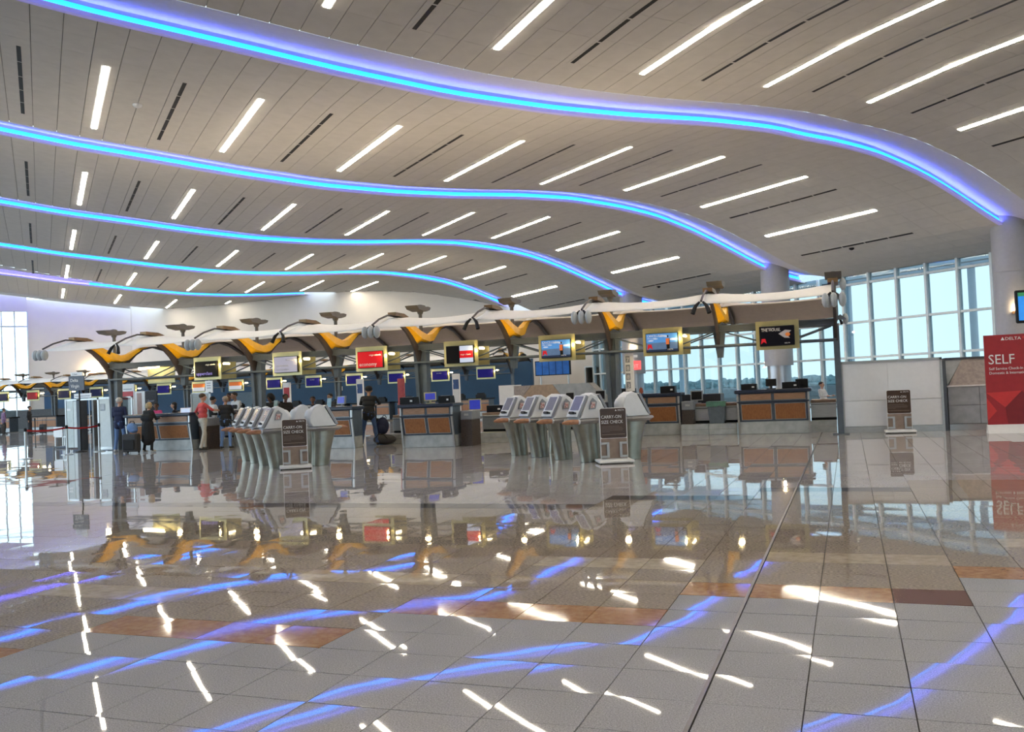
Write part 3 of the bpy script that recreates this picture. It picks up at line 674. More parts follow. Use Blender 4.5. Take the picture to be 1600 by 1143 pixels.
# ------------------------------------------------------------------ counters
def counter(x0, x1, y, label, d=.62, n=2, top_ext=(.08, .08)):
    t = thing('check_in_counter', label, 'counter', ((x0+x1)/2, y, 0), group='wood fronted check in counters')
    w = (x1-x0)/2
    b = MB(); b.box(-w, w, .12, d, .0, .34, bv=.01); b.build('plinth', PLINTH, t)
    b = MB(); b.prism([(-w, .12, .34), (-w, -.0, .88), (-w, .03, 1.12), (-w, d, 1.12), (-w, d, .34)], (2*w, 0, 0)); b.build('body', SLATE, t)
    b = MB(); b.box(-w-.01, w+.01, -.045, .03, .86, .895); b.build('rail', NAVY, t)
    pw = (2*w-.16-.08*(n-1))/n
    def fy(z): return .12-.12*(z-.34)/(.88-.34)
    for i in range(n):
        a = -w+.08+i*(pw+.08)
        for nm, m, e, z0, z1 in (('panel_trim', STEEL, 0, .385, .83), ('lower_panel', WOOD, .018, .40, .815)):
            off = -.008 if e == 0 else -.014
            q = [(a+e, fy(z0)+off, z0), (a+pw-e, fy(z0)+off, z0), (a+pw-e, fy(z1)+off, z1), (a+e, fy(z1)+off, z1)]
            b = MB(); b.prism(q, (0, .01, 0)); b.build(nm, m, t)
        b = MB(); b.box(a-.01, a+pw+.01, .005, .03, .905, .925); b.build('lower_trim', STEEL, t)
        b = MB(); b.box(a, a+pw, .0, .03, .93, 1.10); b.build('upper_panel', WOODL, t)
    for s_ in (-1, 1):
        xx = s_*w
        b = MB(); b.prism([(xx-.025, .11, .0), (xx+.025, .11, .0), (xx+.025, -.02, .86), (xx-.025, -.02, .86)], (0, .05, 0)); b.box(xx-.025, xx+.025, -.01, .04, .9, 1.12); b.build('edge_trim', STEEL, t)
    b = MB(); b.box(-w-top_ext[0], w+top_ext[1], -.07, d+.05, 1.12, 1.215, bv=.02); b.build('worktop', NAVY, t)
    return t
counter(-2.90, -1.04, 25.6, 'wood fronted counter at right, below the screen reading the house')
counter(-6.45, -4.60, 26.05, 'wood fronted counter behind the right brown size check sign')
counter(-11.87, -10.30, 22.9, 'wood fronted counter in the middle, below the half black screen')
counter(-15.33, -13.63, 23.2, 'wood fronted counter left of the man in black leaning over')
counter(-19.25, -17.6, 25.1, 'wood fronted counter mostly hidden behind the left kiosk row and the woman in black')
counter(-22.55, -19.98, 23.85, 'wide wood fronted counter before the seated clerk in pink')
# baggage wells between the counters: stone step, steel front, brown edge
def well(x0, x1, y, label, n=2):
    t = thing('baggage_well', label, 'baggage belt', ((x0+x1)/2, y, 0), group='baggage wells between the counters'); w = (x1-x0)/2
    for i in range(n):
        a, c = -w+2*w*i/n, -w+2*w*(i+1)/n
        bpart('step_stone', PLINTH, t, a+.004, c-.004, 0, .6, 0, .15, bv=.004); bpart('step_stone', PLINTH, t, a+.004, c-.004, .006, .6, .155, .3, bv=.004)
        bpart('steel_front', STEEL, t, a+.004, c-.004, .55, .6, .37, .73, bv=.008)
        bpart('steel_sill', STEEL, t, a+.004, c-.004, .52, .6, .74, .78, bv=.006)
    bpart('shadow_gap', DARK, t, -w, w, .62, .64, .2, .74)  # black strip stands in for the shade between step and steel front
    bpart('belt_surround', mat('brown_edge_band', (.25, .17, .12), .5, nz=.1), t, -w, w, .56, 1.5, .78, .86, bv=.01)
well(-4.55, -2.98, 25.95, 'steel and stone baggage well with the grey bin on its step')
well(-1.03, -.36, 25.95, 'narrow baggage well right of the rightmost counter', 1)
well(-10.2, -6.6, 24.3, 'stone baggage well behind the right kiosk row', 3)
well(-13.5, -12.35, 24.95, 'stone baggage well behind the man in black', 2)
well(-17.2, -15.4, 24.95, 'stone baggage well behind the left size check sign', 1)
well(-19.9, -19.3, 24.9, 'stone baggage well behind the man in red', 1)
# scale consoles beside counters
for x, y, z, lb in ((-10.02, 23.25, .98, 'grey scale console at the right side of the middle counter'), (-4.38, 26.15, .95, 'dark scale console right of the counter behind the size check sign'), (-19.72, 24.2, 1.0, 'grey scale console behind the man in red, with dark grille')):
    t = thing('scale_console', lb, 'scale', (x, y, 0)); bpart('console_body', mat('dark_brown_grille', (.06, .045, .04), .6, nz=.3, ns=30), t, -.17, .17, 0, .6, .0, z-.25); bpart('console_head', KGREY, t, -.17, .19, -.02, .6, z-.25, z, bv=.02); bpart('small_readout', STEEL, t, -.05, .08, -.028, -.021, z-.14, z-.08)

# ------------------------------------------------------------------ things on the counters
def monitor(x, y, z, label, w=.38, h=.32, rz=0., shell=GREYL, scr=None, tilt=.15, group='monitors on the counters', base=True):
    t = thing('monitor', label, 'monitor', (x, y, z), rz, group)
    c_, s_ = math.cos(tilt), math.sin(tilt)
    def pl(d0, d1, e, m, nm):
        q = [(a, d0+bq*s_, .08+bq*c_) for a, bq in ((-w/2+e, e), (w/2-e, e), (w/2-e, h-e), (-w/2+e, h-e))]
        b = MB(); b.prism(q, (0, d1-d0, 0)); b.build(nm, m, t)
    pl(0, .06, 0, shell, 'casing'); pl(-.006, -.001, .03, scr or DARK, 'screen')
    b = MB(); b.tube([(0, .05, 0), (0, .06, .14)], .03); b.box(-.12, .12, -.04, .14, 0, .02); b.build('stand', shell, t); return t
def printer(x, y, z, label, w=.42, h=.16, group='black printers on the counters', tag_=True):
    t = thing('printer', label, 'printer', (x, y, z), 0, group)
    b = MB(); b.prism([(-w/2, 0, 0), (-w/2, 0, h), (-w/2, .28, h), (-w/2, .34, 0)], (w, 0, 0)); b.build('body', DARK, t)
    bpart('paper_slot', KGREY, t, -w*.35, w*.35, .05, .12, h, h+.012)
    if tag_: bpart('white_label', WHITE, t, w*.2, w*.36, -.004, -.001, h*.35, h*.6)
    return t
BLUES = mat('blue_monitor_picture', (.02, .03, .35), .3, nz=.1, emit=(.03, .05, .5), es=.35)
PALES = mat('pale_monitor_picture', (.45, .55, .75), .3, nz=.1, emit=(.45, .55, .8), es=.6)
CT = 1.216
printer(-2.61, 25.85, CT, 'wide black printer at the left end of the rightmost counter')
monitor(-2.01, 25.85, CT, 'small black monitor in the middle of the rightmost counter', .28, .2, 0., DARK)
printer(-1.50, 25.8, CT, 'black printer right of the small black monitor', .44, .17); printer(-1.22, 26.1, CT, 'taller black printer at the right end of the rightmost counter', .32, .24, tag_=False)
printer(-6.15, 26.25, CT, 'black printer behind the right size check sign', .46, .17); printer(-4.95, 26.3, CT, 'black printer with white label near the right end of that counter', .42, .19)
t = thing('notice_stand', 'small orange leaf shaped notice on the counter', 'notice', (-5.72, 26.3, CT)); b = MB(); b.prism([(-.05, 0, .03), (.0, 0, .0), (.06, 0, .04), (.04, 0, .16), (-.01, 0, .2), (-.06, 0, .12)], (0, .012, 0)); b.build('orange_card', mat('orange_red_card', (.45, .10, .04), .6, nz=.1), t); bpart('base', DARK, t, -.06, .06, -.03, .05, 0, .01)
monitor(-4.28, 27.3, .86, 'black faced monitor standing on the low desk above the bin', .36, .3, scr=DARK)
monitor(-8.0, 26.6, 1.0, 'dark monitor above the nearest kiosk of the right row', .3, .28, scr=DARK); monitor(-7.05, 26.6, 1.0, 'dark monitor left of the white kiosk back', .33, .3, scr=DARK)
bpart('low_desk', mat('dark_desk', (.03, .035, .05), .5, nz=.1), None, -10.1, -6.7, 26.4, 27.1, .0, 1.0, bv=.01); tag(bpy.data.objects['low_desk'], 'dark low desk behind the right kiosk row', 'desk')
d = bpart('clerk_desk', mat('dark_desk', (.03, .035, .05), .5, nz=.1), None, -4.75, -3.6, 27.48, 28.3, .0, 1.12, bv=.01); tag(d, 'dark low desk behind the monitor above the bin', 'desk')
printer(-11.75, 23.1, CT, 'black printer at left of the middle counter', .46, .2); monitor(-11.02, 23.1, CT, 'beige monitor with blue screen on the middle counter', .34, .24, .5, GOLD, BLUES); printer(-10.62, 23.15, CT, 'black printer at right of the middle counter', .36, .2)
monitor(-10.45, 24.95, .86, 'beige monitor with blue screen right of the middle counter', .38, .34, .35, GOLD, BLUES); printer(-9.85, 25.0, .86, 'black printer beside the first kiosk of the right row', .5, .2)
monitor(-14.15, 23.5, CT, 'small dark framed monitor with blue picture on the left counter', .34, .24, -.3, KGREY, BLUES); monitor(-15.7, 24.9, .9, 'monitor with pale frame above the left kiosk row', .36, .3, .6, GREYL, DARK)
monitor(-17.9, 25.4, CT, 'wide dark monitor above the left kiosk row', .5, .16, .1, KGREY, DARK)
monitor(-21.0, 24.9, 1.0, 'white tilted monitor right of the seated clerks', .34, .3, .5, WHITE, PALES, .3)
for x, lb in ((-16.35, 'small pale blue card holder above the left kiosk row'), (-14.62, 'small pale blue card holder beside the man in black')):
    t = thing('card_holder', lb, 'card holder', (x if x > -16 else -17.7+.9*0, 23.6 if x > -16 else 25.3, CT)); b = MB(); b.prism([(-.07, 0, 0), (.07, 0, 0), (.07, .05, .27), (-.07, .05, .27)], (0, .012, 0)); b.build('blue_card', mat('pale_blue_card', (.20, .45, .60), .5, nz=.1, c2=(.45, .6, .7)), t); bpart('foot', CLEAR, t, -.07, .07, 0, .08, 0, .01)
# grey waste bin with green liner
t = thing('waste_bin', 'grey waste bin with a green bag over its rim on the step', 'bin', (-3.55, 26.2, .302))
b = MB(); b.prism([(-.20, -.14, 0), (.20, -.14, 0), (.24, -.18, .58), (-.24, -.18, .58)], (0, .3, 0)); b.build('bin_body', BIN, t)
b = MB(); rn = random.Random(3); pts = []
for i in range(24): pts.append((-.27+.54*i/23, -.20-.02*rn.random(), .46+.05*rn.random()))
b.prism([(p[0], -.205, p[2]) for p in pts]+[(.27, -.205, .62), (-.27, -.205, .62)], (0, .02, 0)); b.box(-.27, .27, -.205, .16, .585, .625, bv=.015); b.build('green_liner', BAGG, t)
bpart('wheel', DARK, t, .2, .25, -.05, .05, 0, .06, bv=.02)

# ------------------------------------------------------------------ self service kiosks
PHK = R(47.7)-R(90)   # kiosk screens face the hall side (-P)
def make_kiosk():
    """local frame: -Y is the screen side, +X runs to the right of a person facing the screen"""
    t = thing('check_in_kiosk', 'x', 'kiosk', group='self service kiosks')
    def oval(a, bx, cy_, z, n=20): return [(a*math.cos(2*math.pi*i/n)*(1), cy_+bx*math.sin(2*math.pi*i/n), z) for i in range(n)]
    b = MB(); n = 20
    lv = [(0, .185, .20, .06), (.012, .185, .20, .06), (.3, .19, .215, .03), (.6, .205, .25, -.01), (.80, .225, .29, -.04)]
    for z, a, bx, cy_ in lv: b.v += oval(a, bx, cy_, z)
    for i in range(len(lv)-1):
        for j in range(n): b.f.append((i*n+j, i*n+(j+1) % n, (i+1)*n+(j+1) % n, (i+1)*n+j)); b.fm.append(0)
    b.f += [tuple(range(n-1, -1, -1)), tuple(range((len(lv)-1)*n, len(lv)*n))]; b.fm += [0, 0]
    b.build('pedestal', PED, t, True)
    out = [(-.30, -.34), (-.12, -.45), (.10, -.47), (.30, -.40), (.42, -.1), (.36, .22), (.15, .36), (-.15, .36), (-.36, .22), (-.42, -.1)]
    b = MB(); b.v += [(x*.8, y*.8, .775) for x, y in out]+[(x, y, .83) for x, y in out]+[(x*.97, y*.97, .865) for x, y in out]; n = len(out)
    for i in range(2):
        for j in range(n): b.f.append((i*n+j, i*n+(j+1) % n, (i+1)*n+(j+1) % n, (i+1)*n+j)); b.fm.append(0)
    b.f += [tuple(range(n-1, -1, -1)), tuple(range(2*n, 3*n))]; b.fm += [0, 0]; b.build('ledge', KLEDGE, t, True)
    b = MB(); b.tube([(.30, -.36, .825), (.27, -.45, .825), (.22, -.56, .82), (.18, -.66, .81)], [.045, .052, .05, .02], n=10); b.build('hand_rest', KWOOD, t, True)
    b = MB(); b.ell((.305, -.35, .825), (.05, .03, .05)); b.build('rest_cap', KWHITE, t, True)
    # shell: profile in Y-Z, width tapering
    pr = [(-.30, .87), (-.24, .93), (-.02, 1.33), (.06, 1.37), (.20, 1.30), (.30, 1.12), (.31, .98), (.24, .87)]
    b = MB(); m_ = len(pr); W_ = [.235, .235, .20, .17, .15, .17, .20, .22]
    rows = []
    for s_, k_ in ((-1, 1.0), (-1, .0), (1, .0), (1, 1.0)):
        pass
    for fx, ins in ((-1, .03), (-.93, 0), (.93, 0), (1, .03)):
        cyy, czz = .03, 1.08
        for (y, z), w in zip(pr, W_): b.v.append((fx*w, y+(cyy-y)*ins*2, z+(czz-z)*ins*2))
    for i in range(3):
        for j in range(m_): b.f.append((i*m_+j, i*m_+(j+1) % m_, (i+1)*m_+(j+1) % m_, (i+1)*m_+j)); b.fm.append(0)
    b.f += [tuple(range(m_)), tuple(range(4*m_-1, 3*m_-1, -1))]; b.fm += [0, 0]
    b.build('shell', KWHITE, t, True)
    # rounded rear housing
    b = MB(); b.ell((0, .22, 1.10), (.18, .16, .19), n=16, k=10); b.build('rear_housing', KWHITE, t, True)
    # tilted screen frame
    th = math.atan2(.22, .40); c_, s_ = math.cos(th), math.sin(th)
    def slab(u0, u1, v0, v1, d0, d1, nm, m, bvl=False):
        P = [(u, -.275+v*s_, .905+v*c_) for u, v in ((u0, v0), (u1, v0), (u1, v1), (u0, v1))]; nv = Vector((0, -c_, s_))
        q = [Vector(p)+nv*d0 for p in P]; b = MB(); b.prism(q, nv*(d1-d0)); return b.build(nm, m, t)
    slab(-.215, .215, -.02, .47, .0, .05, 'screen_frame', KGREY)
    slab(-.205, .205, -.01, .46, .05, .058, 'face_plate', KWHITE)
    slab(-.155, .155, .13, .44, .058, .062, 'touch_screen', SCRN)
    rd = slab(-.10, .06, .04, .085, .058, .10, 'card_reader', DARK); slab(.08, .13, .045, .075, .058, .085, 'passport_slot', DARK)
    # paper pocket on the side
    b = MB(); b.prism([(.205, -.04, 1.06), (.205, .10, 1.06), (.205, .14, 1.20), (.205, .05, 1.28), (.205, -.0, 1.22)], (.03, 0, 0)); b.build('side_pocket', KGREY, t)
    b = MB(); b.prism([(.236, -.02, 1.08), (.236, .07, 1.08), (.236, .10, 1.20), (.236, .01, 1.20)], (.008, 0, 0)); b.build('printed_label', mat('white_red_label', (.7, .68, .66), .6, c2=(.45, .12, .12), ns=26), t)
    return t
kproto = make_kiosk(); first = True
def kiosk(w, p, flip, label):
    global first
    k = kproto if first else copy_tree(kproto); first = False
    q = wp(w, p); k.location = (q.x, q.y, 0.004); k.rotation_euler = (0, 0, PHK+R(180)*flip); k['label'] = label; return k
for i, (w, p, lb) in enumerate(((15.62, 9.72, 'white kiosk nearest the brown sign in the right row, screen facing left'), (16.66, 9.72, 'second white kiosk from the sign in the right row'), (17.68, 9.72, 'third white kiosk from the sign in the right row'), (18.66, 9.72, 'leftmost white kiosk of the right row'),
        (20.62, 4.62, 'white kiosk nearest the brown sign in the left row'), (21.68, 4.62, 'second white kiosk from the sign in the left row'), (22.68, 4.62, 'third white kiosk from the sign in the left row'), (23.72, 4.62, 'white kiosk furthest left, beside the woman in black'))): kiosk(w, p, 0, lb)
for w, p, lb in ((15.45, 10.72, 'kiosk turned away, its rounded white back behind the right brown sign'), (17.0, 10.75, 'kiosk turned away behind the two middle kiosks of the right row'), (18.5, 10.75, 'kiosk turned away behind the leftmost kiosk of the right row'),
        (20.35, 5.62, 'kiosk turned away, its rounded white back behind the left brown sign'), (21.9, 5.65, 'kiosk turned away behind the left kiosk row')): kiosk(w, p, 1, lb)

# ------------------------------------------------------------------ carry-on size check stands
def sizer(x, y, rz, label):
    t = thing('size_check_stand', label, 'sign', (x, y, .0), rz, 'brown carry on size check stands')
    bpart('base', WHITE, t, -.37, .37, -.30, .34, .02, .07, bv=.012)
    for sx_ in (-.33, .33):
        for sy_ in (-.26, .30): b = MB(); b.tube([(sx_-.012, sy_, .012), (sx_+.012, sy_, .012)], .012, n=8); b.build('caster', DARK, t)
    def rr(x0, x1, z0, z1, r, y):
        o = []
        for cx, cz, a0 in ((x1-r, z0+r, -90), (x1-r, z1-r, 0), (x0+r, z1-r, 90), (x0+r, z0+r, 180)):
            for k in range(5): a = R(a0+k*22.5); o.append((cx+r*math.cos(a), y, cz+r*math.sin(a)))
        return o
    b = MB(); b.prism(rr(-.29, .29, .07, 1.08, .04, -.02), (0, .035, 0)); b.build('board', WHITE, t)
    b = MB(); b.prism(rr(-.275, .275, .49, 1.07, .035, -.024), (0, .004, 0)); b.build('sign_face', SIGNBR, t)
    bpart('lower_face', mat('dim_tan_panel', (.27, .20, .16), .5, nz=.1), t, -.275, .275, -.023, -.020, .09, .48)
    for sx_ in (-1, 1):      # white bracket frames of the two openings
        b = MB(); x0, x1 = sorted((sx_*.275, sx_*.11)); xi = sx_*.11
        b.box(x0, x1, -.075, -.023, .37, .41).box(x0, x1, -.075, -.023, .11, .15).box(min(xi, xi+sx_*.05), max(xi, xi+sx_*.05), -.075, -.023, .15, .37); b.build('bin_frame', GREYL, t)
    text('CARRY-ON', (-.255, -.027, .875), .088, TXT, t, xs=.97); text('SIZE CHECK', (-.255, -.027, .775), .088, TXT, t, xs=.97)
    text('DELTA', (.24, -.027, 1.015), .045, TXT, t, align='RIGHT')
    b = MB(); b.prism([(.045, -.027, 1.015), (.085, -.027, 1.015), (.065, -.027, 1.045)], (0, .003, 0)); b.build('triangle_mark', TXT, t)
    b = MB()
    for i in range(5): b.box(-.25, (.12, .18, .21, .19, -.08)[i], -.028, -.024, .715-i*.026, .721-i*.026)
    b.build('small_print', TXTD, t); bpart('print_line', mat('tan_print', (.35, .27, .20), .6, nz=.05), t, -.25, .24, -.028, -.024, .555, .562)
    t.scale = (.93, .93, 1) if rz else (1, 1, 1)
    return t
sizer(-4.38, 17.42, R(24), 'brown carry on size check sign in front of the right kiosk row')
sizer(-11.42, 17.0, R(35), 'brown carry on size check sign in front of the left kiosk row')
sizer(1.15, 24.95, 0, 'brown carry on size check sign against the white partition')
t = thing('small_sizer_frame', 'small pale baggage sizer with white notice, behind the left red belt', 'sizer', (-28.2, 26.8, 0))
bpart('base', STEELM, t, -.4, .4, -.25, .25, .02, .08); bpart('notice', WHITE, t, -.42, .02, -.26, -.24, .45, .82)
b = MB(); [b.box(x-.015, x+.015, y-.015, y+.015, .08, .8) for x in (-.38, 0, .38) for y in (-.22, .22)]; b.box(-.38, .38, -.235, -.205, .42, .45).box(-.38, .38, .205, .235, .77, .8); b.build('wire_frame', STEEL, t)

# ------------------------------------------------------------------ white partition, granite block, red banner
t = thing('partition_wall', 'white panelled partition in a metal frame behind the brown sign', 'partition', (0, 25.3, 0))
for a, c in ((-.15, .934), (.938, 2.17)):
    for z0, z1 in ((.16, .82), (.83, 1.80)): bpart('panel', PANELW, t, a, c, -.0, .05, z0, z1, bv=.004)
bpart('panel_backing', WHITE, t, -.15, 2.17, .05, .07, .1, 1.8)
bpart('metal_frame', STEEL, t, -.2, -.15, -.02, .09, 0, 1.86); bpart('metal_frame', STEEL, t, 2.17, 2.22, -.02, .09, 0, 1.86); bpart('metal_frame', STEEL, t, -.2, 2.22, -.02, .09, 1.80, 1.86)
bpart('kick_plate', STEEL, t, -.15, 2.17, -.012, .07, 0.0, .155); bpart('return_side', STEELM, t, 2.22, 2.30, -.02, 1.2, 0, 1.82)
t = thing('stone_block', 'grey granite block with sloping polished top beside the red banner', 'block', (0, 25.5, 0))
for i in range(5):
    a = 2.34+i*.72
    bpart('tile', STONEG, t, a, a+.712, 0, .04, .16, .62, bv=.003); bpart('tile', STONEG, t, a, a+.712, 0, .04, .628, 1.09, bv=.003)
bpart('core', BACKING, t, 2.34, 5.9, .04, 1.0, 0, 1.09); bpart('kick_plate', STEEL, t, 2.34, 5.9, -.01, .04, 0, .15); bpart('white_cap', WHITE, t, 2.32, 5.95, -.04, .5, 1.09, 1.13, bv=.01)
b = MB(); b.prism([(2.34, .05, 1.13), (2.75, .35, 1.80), (2.34, .35, 1.80)], (0, .4, 0)); b.build('stone_fin', STONEG, t)
b = MB(); b.prism([(2.36, .0, 1.131), (5.9, .0, 1.131), (5.9, .34, 1.80), (2.74, .34, 1.80)], (0, .5, 0)); b.build('sloping_slab', STONEP, t)
bpart('top_cap', STEELM, t, 2.34, 5.9, .3, .9, 1.80, 1.84)
t = thing('banner_stand', 'tall red banner reading SELF at the right edge', 'banner', (3.0, 24.0, 0))
b = MB(); b.prism([(0, -.22, 0), (0, .18, 0), (0, .06, .2), (0, -.04, .2)], (1.0, 0, 0)); b.build('base', WHITE, t)
b = MB(); b.prism([(.02, -.02, .2), (.98, -.02, .2), (.98, -.02, 2.30), (.02, -.02, 2.30)], (0, .04, 0)); b.build('fabric', REDB, t)
b = MB(); b.prism([(.02, -.024, .95), (.76, -.024, .98), (.40, -.024, .60)], (0, .003, 0)); b.build('bright_facet', REDB2, t)
b = MB(); b.prism([(.02, -.024, .83), (.22, -.024, .52), (.08, -.024, .36), (.02, -.024, .30)], (0, .003, 0)); b.build('bright_facet', REDB2, t)
b = MB(); b.prism([(.40, -.025, .60), (.76, -.025, .98), (.98, -.025, .70), (.98, -.025, .22), (.44, -.025, .22)], (0, .002, 0)); b.build('deep_facet', REDB3, t)
text('SELF', (.09, -.026, 1.62), .32, TXT, t, xs=.92); text('Self Service Check-In', (.10, -.026, 1.48), .088, TXT, t, xs=.95); text('Domestic & International', (.10, -.026, 1.38), .088, TXT, t, xs=.95)
text('DELTA', (.47, -.026, 2.17), .10, TXT, t, xs=1.1); b = MB(); b.prism([(.38, -.026, 2.17), (.46, -.026, 2.17), (.42, -.026, 2.245)], (0, .003, 0)); b.build('triangle_mark', TXT, t); b = MB(); b.prism([(.84, -.026, 2.18), (.89, -.026, 2.22), (.86, -.026, 2.25), (.82, -.026, 2.24)], (0, .003, 0)); b.build('emblem_mark', REDB2, t)
t = thing('flight_display', 'edge of a blue flight screen on a pole above the red banner', 'screen', (3.62, 20, 0))
b = MB(); b.tube([(.1, .05, 0.02), (.1, .05, 3.0)], .04); b.lathe([(.25, 0), (.25, .02), (.05, .05)], (.1, .05)); b.build('pole', STEEL, t, True)
bpart('casing', DARK, t, -.52, .62, -.05, .03, 2.38, 3.02, bv=.02); bpart('picture', mat('flight_blue', (.02, .16, .50), .3, nz=.1, emit=(.02, .2, .6), es=.8), t, -.47, .57, -.056, -.051, 2.43, 2.97); bpart('green_strip', mat('flight_green', (.03, .18, .06), .3, nz=.1, emit=(.03, .2, .06), es=.6), t, -.47, .57, -.060, -.056, 2.9, 2.97)

# ------------------------------------------------------------------ stone wall with flight board, pylons
t = thing('baggage_wall', 'low pinkish granite wall with diagonal joints behind the kiosks', 'wall', (0, 31, 0))
b = MB(); b.prism([(-11.4, 0, 0), (-8.15, 0, 0), (-8.15, 0, 1.15), (-8.6, 0, 1.62), (-11.4, 0, 1.62)], (0, .8, 0)); b.build('core', BACKING, t)
for q, m in (([(-11.4, 1.62), (-10.75, 1.62), (-11.15, 1.16), (-11.4, 1.16)], STONEP), ([(-10.73, 1.62), (-9.95, 1.62), (-9.6, 1.16), (-11.13, 1.16)], mat('tan_granite_slab', (.45, .33, .23), .35, c2=(.36, .27, .20), ns=10)), ([(-9.93, 1.62), (-8.62, 1.62), (-8.17, 1.16), (-9.58, 1.16)], STONEG)):
    b = MB(); b.prism([(x, -.03, z) for x, z in q][::-1], (0, .03, 0)); b.build('slab', m, t)
bpart('steel_band', STEEL, t, -11.4, -8.12, -.035, 0, 1.08, 1.15); bpart('white_end_panel', WHITE, t, -12.0, -11.42, -.03, .8, 0, 1.66)
t = thing('flight_board', 'blue flight board on two thin poles above the pinkish stone wall', 'screen', (-10.55, 33, 0))
for x in (-.5, .6): b = MB(); b.tube([(x, .03, 0), (x, .03, 2.55)], .03, n=8); b.build('pole', STEEL, t, True)
for i in range(5): bpart('board_screen', mat('board_blue', (.01, .07, .25), .3, nz=.35, ns=3, emit=(.015, .10, .36), es=.3), t, -.67+i*.27, -.67+i*.27+.25, -.03, .02, 2.0, 2.5, bv=.004)
bpart('board_frame', DARK, t, -.7, .72, -.02, .03, 1.97, 2.53)
def pylon(x, y, w, z1, base, pan, label, txt=None, z0=0.):
    t = thing('sign_pylon', label, 'sign', (x, y, z0), group='slim sign pylons behind the counters')
    bpart('body', base, t, -w/2, w/2, 0, .1, 0, z1, bv=.01)
    bpart('foot', STEEL, t, -w/2-.1, w/2+.1, -.15, .25, 0, .02)
    if pan: bpart('sign_panel', pan[0], t, -w/2+.04, w/2-.02, -.005, 0, pan[1], pan[2])
    if txt: text(txt, (-w/2+.05, -.01, (pan[1]+pan[2])/2 if pan else z1*.7), .09, TXT, t)
BLP = mat('pylon_blue', (.04, .09, .25), .5, nz=.1); RDP = mat('pylon_red', (.45, .03, .04), .5, nz=.1); RDM = mat('pylon_muted_red', (.42, .07, .07), .5, nz=.1)
pylon(-17.22, 30, .28, 2.14, WHITE, (BLP, 1.6, 1.95), 'white pylon with blue panel above the man in black', 'i')
pylon(-20.45, 30, .32, 2.14, WHITE, (RDP, 1.55, 1.95), 'white pylon with small red panel above the left kiosk row')
pylon(-15.5, 30, .26, 2.08, RDM, None, 'muted red pylon left of the middle counter', None)
text('SELF', (-15.56, 29.98, 1.25), .16, TXT, bpy.data.objects['sign_pylon.002']).matrix_parent_inverse = Matrix.Translation((15.5, -30, 0))
pylon(-13.28, 30, .28, 2.15, WHITE, (BLP, 1.6, 1.95), 'white pylon with blue panel right of the middle post', 'i')
t = thing('number_sign', 'white vertical sign with black numbers on the canopy post above the right kiosks', 'sign', (-5.72, 24.9, 1.32))
bpart('board', WHITE, t, -.13, .12, 0, .04, 0, 1.05)
for i in range(4): bpart('number_plate', KGREY, t, -.10, .02, -.006, 0, .08+i*.24, .26+i*.24)
for i, s_ in enumerate('3887'): text(s_, (-.08, -.012, .10+i*.24), .17, TXT, t)
t = thing('exit_sign', 'small red exit sign hanging by the glazed wall', 'sign', (-10.1, 45, 2.2)); bpart('sign_box', mat('exit_red', (.75, .05, .05), .4, nz=.05, emit=(1, .08, .08), es=1.2), t, -.35, .35, 0, .06, 0, .45); b = MB(); b.tube([(0, .03, .45), (0, .03, .75)], .02); b.box(-.2, .2, .0, .06, .62, .75); b.build('bracket', WHITE, t); text('EXIT', (-.28, -.01, .1), .25, TXT, t)

# ------------------------------------------------------------------ left booth, gate panels, queue signs, belts
t = thing('tall_panel', 'tall white panel in a metal frame with a small grey notice', 'partition', (-24.38, 24.9, 0))
bpart('white_panel', mat('cool_white_panel', (.62, .67, .68), .4, nz=.03), t, -.33, .30, 0, .03, .12, 1.78); b = MB(); b.box(-.40, -.33, -.02, .06, 0, 1.86).box(.30, .37, -.02, .06, 0, 1.86).box(-.40, .37, -.02, .06, 1.78, 1.86).box(-.40, .37, -.01, .05, .02, .12); b.build('metal_frame', STEEL, t)
bpart('notice', mat('grey_notice', (.28, .32, .36), .5, nz=.1), t, -.28, -.06, -.006, 0, 1.38, 1.62); bpart('side_glass', BOOTHG, t, .37, 1.08, .02, .04, .1, 1.8); bpart('side_frame', STEEL, t, 1.08, 1.13, .0, .05, 0, 1.84); bpart('side_frame', STEEL, t, .37, 1.13, 0, .05, 1.8, 1.84)
b = MB()
for i in range(4): b.box(-.26, -.10, -.01, -.006, 1.57-i*.045, 1.585-i*.045)
b.build('notice_print', WHITE, t)
t = thing('glass_booth', 'grey glass booth with steel posts at the left of the tall white panel', 'booth', (-26.2, 25.2, 0))
bpart('white_strip', mat('cool_white_panel', (.62, .67, .68), .4), t, .0, .14, 0, .03, .1, 1.76); bpart('grey_glass', GLASS_FR, t, -.33, -.02, 0, .02, .1, 1.78); bpart('steel_post', STEEL, t, -.38, -.33, -.02, .06, 0, 1.83); bpart('steel_post', STEELM, t, .16, .34, -.01, .3, 0, 1.83)
bpart('steel_head', STEEL, t, -.38, 1.5, -.01, .05, 1.78, 1.84); bpart('dark_back', mat('dark_grey_panel', (.07, .065, .065), .6, nz=.15), t, .34, 1.5, .5, .55, .1, 1.78); bpart('steel_post', STEEL, t, .55, .62, .3, .45, 0, 1.8); bpart('kick_plate', mat('brown_kick', (.12, .08, .06), .5, nz=.1), t, .34, 1.5, .48, .5, .1, .45)
bpart('small_notice', WHITE, t, -.3, -.12, -.006, 0, 1.42, 1.5)
t = thing('queue_sign', 'slate queue sign on a pole above the glass booth', 'sign', (-25.0, 24.2, 0))
